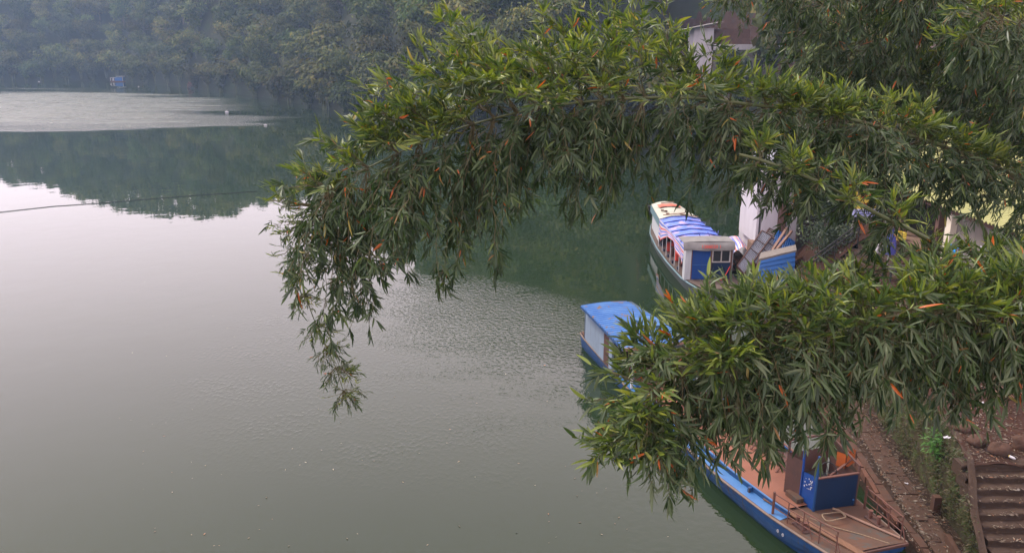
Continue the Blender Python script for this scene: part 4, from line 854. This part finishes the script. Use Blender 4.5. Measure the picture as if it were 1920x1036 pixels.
# small dark boat carrying a tarp-covered pile
sbt = thing('small_boat', 'small dark open boat squeezed between passenger boat and wreckage', 'boat', (11.4, 40.8, 0))
b = MB(); b.grid(lambda u, v: (11.4+(.55*math.sin(math.pi*(.08+.84*u))**.5)*(2*v-1)*1.0, 38.75+4.4*u, .50+.25*(2*u-1)**2-.6*(1-abs(2*v-1)**2)), 20, 8); part('hull', b, 'black', sbt, True)
b = MB(); b.bx(10.97, 11.83, 39.2, 42.6, .05, .36); part('floor_board', b, 'plankdark', sbt, True)
bd = thing('covered_pile', 'pile under a striped tarpaulin in the small dark boat', 'cargo', (11.55, 40.2, .36))
b = MB()
b.thick(lambda u, v: (11.02+1.0*u+.02*math.sin(v*11), 39.0+2.3*v, .55+1.02*max(0, math.sin(math.pi*(.06+.88*u)))**.55*(.75+.25*math.sin(math.pi*v))+.03*math.sin(u*15+v*7)), 26, 16, (0, 0, .01)); part('tarpaulin', b, 'tarpbundle', bd, True, True)
for k in range(9): part('timber', MB().beam((11.1+.09*k, 38.78+rnd.uniform(0, .2), .50+.07*(k % 3)), (11.15+.09*k, 41, .5+.07*(k % 3)), .08, .06), 'plank' if k % 2 else 'ledge', bd, True)
# ------------------------------------------------------------------ far blue raft, floating things
fr = thing('far_raft', 'tiny blue-cabined boat by the far shore', 'boat', (-124.6, 262, 0), rad(-8))
part('hull', MB().bx(-2.3, 2.4, -.8, .8, -.1, .22), 'ledge', fr); part('cabin', MB().bx(-.9, 1.7, -.7, .7, .3, 1.35), 'bluesiding', fr)
part('roof', MB().bx(-.3, 1.9, -.9, .9, 1.62, 1.72), 'oldwhite', fr); part('awning', MB().bx(-2.4, -.3, -.8, .8, 1.22, 1.29), 'oldwhite', fr)
for x, h in ((-2.3, 1.22), (-1.2, 1.22), (1.85, 1.62)): part('post', MB().bx(x-.06, x+.06, -.8, -.68, .3, h), 'white', fr)
part('barrel', MB().tube([(-1.6, -.5, .35), (-1.6, -.5, 1.0)], .22, 8), 'white', fr)
for i, (x, y, s, lab) in enumerate([(-48.9, 140.2, .34, 'white foam lump floating beyond the bright ruffled water'), (-35.2, 116.3, .26, 'small white pair of floats on the dark middle water'), (-150, 262, .32, 'white float near the far left shore'), (-118, 243, .25, 'white float left of the tiny blue boat'), (-103.9, 229.5, .22, 'tiny white float right of the blue boat')]):
    solo('float', blob((x, y, .08), (s, s*.6, s*.5), i+40, 8, 6), 'white', lab, 'float', 'white floats on the river', (x, y, 0), True)
solo('floating_line', MB().tube([(-38, 52.6, .02), (-35.2, 54.3, .03), (-32.7, 56.4, .02), (-29.6, 57.8, .03), (-26.4, 59.6, .02), (-24, 60.9, .02), (-20, 62.5, .02)], .02, 5), 'black', 'thin dark line floating on the pale water at left', 'line', None, (-32, 56, 0), True)
V, T = [], []
for i in range(420):
    px = NR.uniform(-14, 12); py = 14+46*NR.rand()**1.5; litter_leaf(px*(py/26), py, .004, NR.uniform(.03, .09))
me = np_mesh('floating_specks', np.array(V), np.arange(len(V)).reshape(-1, 4), MT['leaf'], np.array(T)*2.)
o = bpy.data.objects.new('floating_specks', me); col.objects.link(o); tag(o, 'pale specks and leaves drifting on the river', 'flotsam', None, 'stuff')
# ------------------------------------------------------------------ overhanging bamboo
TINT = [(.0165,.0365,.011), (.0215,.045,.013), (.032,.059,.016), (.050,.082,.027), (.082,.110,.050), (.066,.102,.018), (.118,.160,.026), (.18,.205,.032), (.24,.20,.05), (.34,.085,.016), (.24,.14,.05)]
def leaf_template(curl, fold, asym):
    xs = [0, .10, .34, .62, .84, 1.0]; ws = [.012, .060, .084, .072, .038, 0]; V = []
    for x, w_ in zip(xs, ws):
        z = -curl*x*x; y0 = asym*x*x
        V += [(-w_+y0, x, z), (y0, x, z-fold*w_), (w_+y0, x, z)] if w_ > 0 else [(y0, x, z)]
    F = []
    for k in range(4):
        a = 3*k; F += [(a, a+1, a+4, a+3), (a+1, a+2, a+5, a+4)]
    F += [(12, 13, 15, 12), (13, 14, 15, 13)]
    return np.array(V), F
LT = [leaf_template(c, f, a) for c, f, a in ((.10, .5, .04), (.30, .7, -.06), (.58, .6, .10), (.20, .35, -.16), (.04, .9, .02))]
def leaf_faces(F):   # quads as they are, tips as triangles
    return [tuple(f[:3]) if f[0] == f[3] else tuple(f) for f in F]
LEAFMESH = {}
def leaf_mesh(s, k):
    if (s, k) not in LEAFMESH:
        me = bpy.data.meshes.new('leaf'); me.from_pydata([tuple(v) for v in LT[s][0]], [], leaf_faces(LT[s][1])); me.materials.append(MT['leaf'])
        a = me.attributes.new('tint', 'FLOAT_COLOR', 'FACE'); c = TINT[k]
        for d in a.data: d.color = (*c, 1)
        LEAFMESH[(s, k)] = me
    return LEAFMESH[(s, k)]
CAMP = Vector((0, 0, 11))
def spline(pts, step):
    P = [Vector(p) for p in pts]; P = [P[0]*2-P[1]]+P+[P[-1]*2-P[-2]]; out = []
    for i in range(1, len(P)-2):
        a, b, c, d = P[i-1:i+3]; n = max(2, int((c-b).length/.05))
        for k in range(n):
            t = k/n; out.append(.5*((2*b)+(c-a)*t+(2*a-5*b+4*c-d)*t*t+(3*b-a-3*c+d)*t**3))
    out.append(P[-2]); res = [out[0]]; acc = 0
    for p, q in zip(out, out[1:]):
        acc += (q-p).length
        if acc >= step: res.append(q); acc = 0
    return res
def rvec(r): return Vector((r.gauss(0, 1), r.gauss(0, 1), r.gauss(0, 1)))
def bamboo(label, pts, r0, r1, prof, seed, upp=((0, 1), (1, 1)), lowp=((0, 1), (1, 1)), node=.30, nb=4, up_len=.55, low_len=.95, leaf=.19, fan=7, gap=.11, lit_young=.55, dead=.013, pale=.12, top_bias=0., individual=300, spread=.95, bare_r=None):
    """culm along pts; prof = [(fraction, branch length factor)] along it, 0 where it is bare"""
    r = random.Random(seed); C = spline(pts, .06); n = len(C)
    root = thing('bamboo', label, 'bamboo', C[0], 0, 'bamboo leaning out over the water')
    rr = [(r0+(r1-r0)*i/(n-1))*(1.10 if i % 6 == 0 else 1.0) for i in range(n)]
    part('culm', MB().tube(C, rr, 8), 'culm', root, True, True)
    tw = MB(); LV = []        # leaves: origin, axis, normal, length, shape, tint
    def add_fan(p, d, k, L, kind):
        f = rvec(r)*.7+Vector((0, 0, 1.1 if kind == 'up' else .55)); f = (f-d*f.dot(d)).normalized(); q = d.cross(f).normalized()
        for j in range(k):
            t = (j/(k-1)-.5)*2 if k > 1 else 0; a = t*spread*r.uniform(.75, 1.2)+r.gauss(0, .08); ax = d*math.cos(a)+q*math.sin(a)+rvec(r)*.10
            if kind == 'up': ax += Vector((0, 0, .18))
            else: ax += Vector((0, 0, -.42*r.random()+.02))
            ax.normalize(); o = p-d*(abs(t)*.085*r.uniform(.6, 1.3)); nn = f+rvec(r)*.42; nn = (nn-ax*nn.dot(ax)).normalized()
            u = r.random()
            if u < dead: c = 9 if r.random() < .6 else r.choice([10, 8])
            elif kind == 'up': c = r.choice([6, 6, 5, 5, 7, 3]) if r.random() < lit_young else r.choice([2, 3, 5, 6])  # upper fans lighter: young growth and sunlit tops both put into tint
            else: c = r.choice([4, 4, 3]) if r.random() < pale else r.choice([0, 0, 1, 1, 2, 3, 2, 5 if r.random() < .3 else 1])  # lower fans darker: mature green, with shade below put into tint
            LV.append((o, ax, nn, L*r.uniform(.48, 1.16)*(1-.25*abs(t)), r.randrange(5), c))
    i = 0
    while i < n-1:
        u = i/(n-1); s = float(np.interp(u, [a for a, _ in prof], [b for _, b in prof])); t = (C[min(i+1, n-1)]-C[max(0, i-1)]).normalized()
        if s > .02:
            k0 = nb*(1 if s > .3 else .6); k = int(k0)+(1 if r.random() < k0-int(k0) else 0)
            for _ in range(k):
                pv = rvec(r); pv = (pv-t*pv.dot(t)).normalized(); pv.z += top_bias; upw = pv.z > .12
                Lb = s*(up_len*float(np.interp(u, [a for a, _ in upp], [b for _, b in upp])) if upw else low_len*float(np.interp(u, [a for a, _ in lowp], [b for _, b in lowp])))*r.uniform(.55, 1.15); d0 = (pv+t*r.uniform(.1, .8)).normalized()
                droop = (.12 if upw else .42)*Lb*r.uniform(.6, 1.5); m = max(3, int(Lb/gap)); q0 = None; path = []
                for j in range(m+1):
                    x = j/m; path.append(C[i]+d0*(Lb*x)+Vector((0, 0, -droop*x*x))+rvec(r)*.012)
                tw.tube(path, [.0045*(1-.7*j/m)+.0012 for j in range(m+1)], 3, False)
                for j in range(1, m+1):
                    x = j/m; 
                    if x < .22: continue
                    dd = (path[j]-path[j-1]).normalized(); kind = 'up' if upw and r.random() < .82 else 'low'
                    for side in ((1, -1) if x < .95 else (0,)):
                        if side and r.random() < .28: continue
                        sv = dd.cross(Vector((0, 0, 1))); sv = sv.normalized() if sv.length > .1 else Vector((1, 0, 0))
                        td = (dd*.8+sv*side*r.uniform(.4, 1.0)+rvec(r)*.25+Vector((0, 0, .25 if kind == 'up' else -.32))).normalized(); tl = r.uniform(.05, .20) if side else .05
                        e = path[j]+td*tl; tw.tube([path[j], e], [.002, .0012], 3, False)
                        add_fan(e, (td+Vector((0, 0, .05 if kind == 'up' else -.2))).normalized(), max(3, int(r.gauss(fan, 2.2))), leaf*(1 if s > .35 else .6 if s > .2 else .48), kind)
        i += max(1, int(node/.06*r.uniform(.75, 1.25)))
    part('twigs', tw, 'twig', root, True, False, 'stuff')
    org = C[0]
    def frame(l):
        o, ax, nn, L, s, c = l; x = ax.cross(nn); return np.array([x*L, ax*L, nn*L]).T, np.array(o)
    order = sorted(range(len(LV)), key=lambda i: ((LV[i][0]-CAMP).length-(1.2 if LV[i][5] >= 9 else 0))/LV[i][3]**.5)
    single = set(order[:individual])
    for i in single:
        o, ax, nn, L, s, c = LV[i]; x = ax.cross(nn); ob_ = bpy.data.objects.new('leaf', leaf_mesh(s, c)); col.objects.link(ob_); ob_.parent = root
        Mx = Matrix((x*L, ax*L, nn*L)).transposed().to_4x4(); Mx.translation = o-org; ob_.matrix_local = Mx
    VQ, FQ, TQ, VT_, off = [], [], [], [], 0
    for s in range(5):
        ids_ = [i for i in range(len(LV)) if i not in single and LV[i][4] == s]
        if not ids_: continue
        V0 = LT[s][0]; F0 = np.array(LT[s][1]); A = np.stack([frame(LV[i])[0] for i in ids_]); O = np.stack([frame(LV[i])[1] for i in ids_])-np.array(org)
        V = np.einsum('nij,vj->nvi', A, V0)+O[:, None, :]; m = len(ids_)
        VQ.append(V.reshape(-1, 3)); Fq = (F0[None]+(np.arange(m)*len(V0))[:, None, None]+off).reshape(-1, 4); FQ.append(Fq)
        TQ.append(np.repeat(np.array([TINT[LV[i][5]] for i in ids_]), len(F0), 0)); off += m*len(V0)
    V, F, T_ = np.concatenate(VQ), np.concatenate(FQ), np.concatenate(TQ)
    tri = F[:, 0] == F[:, 3]; Fall = np.concatenate([np.stack([F[:, 0], F[:, 1], F[:, 2]], 1), np.stack([F[~tri][:, 0], F[~tri][:, 2], F[~tri][:, 3]], 1)]); Tall = np.concatenate([T_, T_[~tri]])
    o = bpy.data.objects.new('foliage', np_mesh('foliage', V, Fall, MT['leaf'], Tall)); col.objects.link(o); o.parent = root; o['kind'] = 'stuff'
    print('BAMBOO', label, len(LV))
    return root
bamboo('tall bamboo arching far over the river with its thin tip hanging to the water',
    [(9.6, 11.2, 2.4), (9.4, 11.0, 5.4), (8.47, 10.71, 8.2), (6.7, 9.69, 9.2), (5.68, 9.17, 9.61), (4.45, 8.66, 10.02), (3.22, 8.24, 10.33), (2.46, 8.06, 10.43), (1.69, 7.87, 10.52), (.96, 7.77, 10.51), (.2, 7.64, 10.43), (-.55, 7.58, 10.24), (-1.18, 7.41, 9.99), (-1.72, 7.32, 9.70), (-1.94, 7.25, 9.42), (-1.96, 7.14, 9.05), (-1.84, 7.02, 8.62), (-1.64, 6.89, 8.2), (-1.5, 6.78, 7.79)],
    .042, .003, [(0, 0), (.47, 0), (.50, .3), (.54, .5), (.60, .95), (.74, 1.0), (.80, .84), (.84, .58), (.87, .44), (.895, .38), (.915, .26), (.93, .15), (1, .12)], 21, upp=((0, .5), (.60, .42), (.64, .26), (.685, .28), (.715, .75), (.74, 1), (.80, 1.1), (1, 1)), lowp=((0, .9), (.62, .9), (.66, .66), (.71, .66), (.74, .74), (.785, .80), (.82, 1.4), (.86, 2.1), (.89, 2.3), (.91, 1.5), (.93, 1), (1, 1)), nb=17, node=.16, up_len=1.2, low_len=1.0, leaf=.142, gap=.072, fan=8)
bamboo('low thick green bamboo culm slanting up across the white house',
    [(9.2, 8.9, 2.2), (7.4, 7.6, 6.2), (5.42, 6.99, 8.16), (4.49, 6.86, 8.8), (3.57, 6.72, 9.4), (3.16, 6.78, 9.6), (2.74, 6.95, 9.83), (2.26, 7.1, 10.01), (1.98, 7.2, 10.08)],
    .046, .014, [(0, 0), (.80, 0), (.84, .32), (.9, .5), (1, .5)], 22, nb=10, node=.2, up_len=.5, low_len=.42, leaf=.15, individual=120)
bamboo('nearest leafy bamboo spray hanging over the blue ferry deck',
    [(8.6, 7.6, 2.0), (7.2, 6.8, 6.6), (5.6, 6.2, 8.85), (4.13, 5.82, 9.13), (3.29, 5.61, 9.14), (2.42, 5.4, 9.12), (1.78, 5.28, 9.06), (1.35, 5.14, 8.97), (1.02, 5.09, 8.77), (.86, 5.0, 8.52), (.84, 4.9, 8.22)],
    .034, .004, [(0, 0), (.55, 0), (.60, .5), (.68, .8), (.85, .85), (.95, .78), (1, .62)], 23, upp=((0, .45), (.70, .45), (.8, 1), (1, 1)), nb=19, node=.14, up_len=.58, low_len=.68, leaf=.145, pale=.5, lit_young=.12, gap=.076)
bamboo('near bamboo spray drooping over the red terrace at the right',
    [(8.9, 8.0, 2.1), (7.4, 7.2, 6.6), (5.53, 6.57, 8.6), (4.55, 6.29, 9.0), (3.99, 6.12, 9.10), (3.6, 5.98, 8.98), (3.33, 5.8, 8.75), (3.22, 5.69, 8.45)],
    .034, .004, [(0, 0), (.62, 0), (.70, .8), (.9, .75), (1, .5)], 24, nb=12, node=.17, up_len=.5, low_len=.66, leaf=.148, pale=.35, lit_young=.1, gap=.076)
bamboo('dark bamboo behind the arch whose bare culm crosses the concrete wall',
    [(8.9, 11.9, 2.4), (8.29, 11.74, 6.58), (7.59, 11.8, 7.52), (7.01, 11.75, 8.44), (6.44, 11.67, 9.25), (5.55, 11.6, 10.47), (4.82, 11.48, 11.11), (4.05, 11.3, 11.59), (3.38, 11.08, 11.9), (2.94, 10.95, 11.83), (2.64, 10.73, 11.43)],
    .05, .006, [(0, 0), (.66, 0), (.70, .7), (.75, 1), (.83, .8), (.9, .38), (1, .22)], 25, nb=16, node=.19, up_len=1.0, low_len=1.25, leaf=.165, lit_young=.35, pale=.1)
bamboo('tall bamboo filling the upper right corner with dark hanging leaves',
    [(10.3, 12.2, 2.4), (9.6, 11.8, 6.2), (8.92, 11.44, 7.8), (7.59, 10.95, 9.6), (6.69, 10.7, 10.7), (5.77, 10.52, 11.42), (4.84, 10.23, 11.83), (4.16, 10.14, 11.88), (3.62, 9.94, 11.6)],
    .05, .006, [(0, 0), (.45, 0), (.52, .8), (.75, 1), (.86, .7), (1, .25)], 26, nb=18, node=.18, up_len=1.0, low_len=1.15, leaf=.165, lit_young=.45, pale=.1)
bamboo('yellow-green bamboo top leaning in at the right edge',
    [(9.8, 9.6, 2.3), (8.6, 9.1, 6.8), (7.11, 8.81, 9.3), (6.28, 8.72, 10.25), (5.67, 8.6, 10.87), (5.16, 8.48, 11.19), (4.72, 8.39, 11.23), (4.46, 8.32, 10.98)],
    .038, .005, [(0, 0), (.52, 0), (.6, .7), (.85, .8), (1, .45)], 27, nb=11, node=.18, up_len=.65, low_len=.62, leaf=.16, lit_young=.6, pale=.15)
bamboo('shaded bamboo hanging behind the arch in front of the dark house',
    [(10.6, 13.6, 2.5), (9.8, 13.4, 6.4), (8.6, 13.2, 8.6), (7.4, 13.0, 9.9), (6.2, 12.8, 10.5), (5.1, 12.5, 10.5), (4.2, 12.2, 10.1)],
    .05, .006, [(0, 0), (.36, 0), (.42, 1), (.60, 1), (.68, .45), (.85, .4), (1, .3)], 28, nb=11, node=.22, up_len=.6, low_len=1.0, leaf=.165, lit_young=.25, pale=.08, individual=60)
bamboo('second near bamboo spray spreading over the quay between boat and terrace',
    [(9.0, 7.4, 2.0), (7.6, 6.9, 6.4), (5.9, 6.4, 8.3), (4.6, 6.05, 8.75), (3.7, 5.85, 8.85), (2.9, 5.7, 8.8), (2.2, 5.55, 8.62), (1.8, 5.45, 8.4)],
    .03, .004, [(0, 0), (.55, 0), (.62, .6), (.8, .8), (1, .55)], 31, nb=11, node=.18, up_len=.45, low_len=.5, leaf=.155, pale=.45, lit_young=.1, gap=.09)
bamboo('bamboo spray at the back of the near foliage before the brown stairs',
    [(9.6, 9.0, 2.2), (8.2, 8.4, 6.6), (6.4, 7.9, 8.6), (5.1, 7.6, 9.0), (4.1, 7.3, 9.05), (3.2, 7.1, 8.95), (2.5, 6.95, 8.7)],
    .032, .004, [(0, 0), (.52, 0), (.6, .7), (.85, .75), (1, .5)], 32, nb=8, node=.2, up_len=.22, low_len=.5, leaf=.155, pale=.3, lit_young=.15, gap=.09)
# dark shrub beside the white house
def shrub(name, label, c, rad_, n, L, seed):
    t = thing(name, label, 'shrub', c); r = random.Random(seed); V, T = [], []; b = MB()
    for k in range(9):
        a = k*2.4; tip = Vector((c[0]+rad_[0]*.8*math.cos(a)*r.random(), c[1]+rad_[1]*.8*math.sin(a), c[2]+rad_[2]*r.uniform(.9, 1.9))); b.tube([c, (Vector(c)+tip)/2+Vector((.1, 0, .2)), tip], [.04, .03, .01], 5)
    part('stem', b, 'bark', t, True)
    lobes = [(c[0]+r.uniform(-1, 1)*rad_[0], c[1]+r.uniform(-1, 1)*rad_[1], c[2]+rad_[2]*r.uniform(.3, 2), r.uniform(.3, .6)) for _ in range(22)]
    for i in range(n):
        lx, ly, lz, lr = lobes[r.randrange(22)]; d = rvec(r).normalized(); p = np.array([lx, ly, lz])+np.array(d)*lr*r.uniform(.4, 1.1); a = rvec(r); a.z -= .6; a.normalize(); s = np.array(a.cross(rvec(r)).normalized())*L*.28; a = np.array(a)*L*r.uniform(.7, 1.2)
        V += [p, p+a*.5+s, p+a, p+a*.5-s]; T.append(r.choice([(.028,.045,.02), (.035,.055,.024), (.05,.07,.03), (.022,.036,.018)] if seed != 9 else [(.16,.07,.05), (.12,.06,.045), (.09,.06,.04)]))
    V = np.array(V)-np.array(c); o = bpy.data.objects.new('foliage', np_mesh('foliage', V, np.arange(len(V)).reshape(-1, 4), MT['leaf'], np.array(T))); col.objects.link(o); o.parent = t; o['kind'] = 'stuff'
shrub('shrub', 'dark small-leaved shrub growing against the white house wall', (14.3, 35.6, 1.6), (1.0, .8, 1.7), 7000, .13, 3)
shrub('shrub', 'dark shrub on the bank below the notice board', (14.2, 33.8, 1.6), (1.3, .7, .9), 5000, .13, 4)
shrub('shrub', 'grey-green bush in front of the white flat roof', (26, 88, 5), (4.5, 2, 2.6), 3500, .5, 5)
for i, (x, y, s) in enumerate([(27, 48, 1.0), (33, 52, 1.1), (24, 44, .9), (30, 42, 1.0), (38, 48, 1.1), (22, 56, 1.0), (26, 66, 1.1), (34, 72, 1.1), (20, 50, .9), (24, 38, .95), (28, 35, 1.0)]):
    plant_tree('leafy' if i % 2 else 'bamboo', x, y, max(.6, hill_z(x, y), 3.6 if y < 53 else 1), s, 'dark leafy tree half hidden behind the riverside houses' if i % 2 else 'dark bamboo clump half hidden behind the riverside houses', 'leafy trees behind the riverside houses' if i % 2 else 'bamboo clumps behind the riverside houses')



shrub('shrub', 'dull reddish bush at the waterline of the far shore', (-84.5, 222, -.3), (3.0, 2.5, 1.9), 2600, .55, 9)
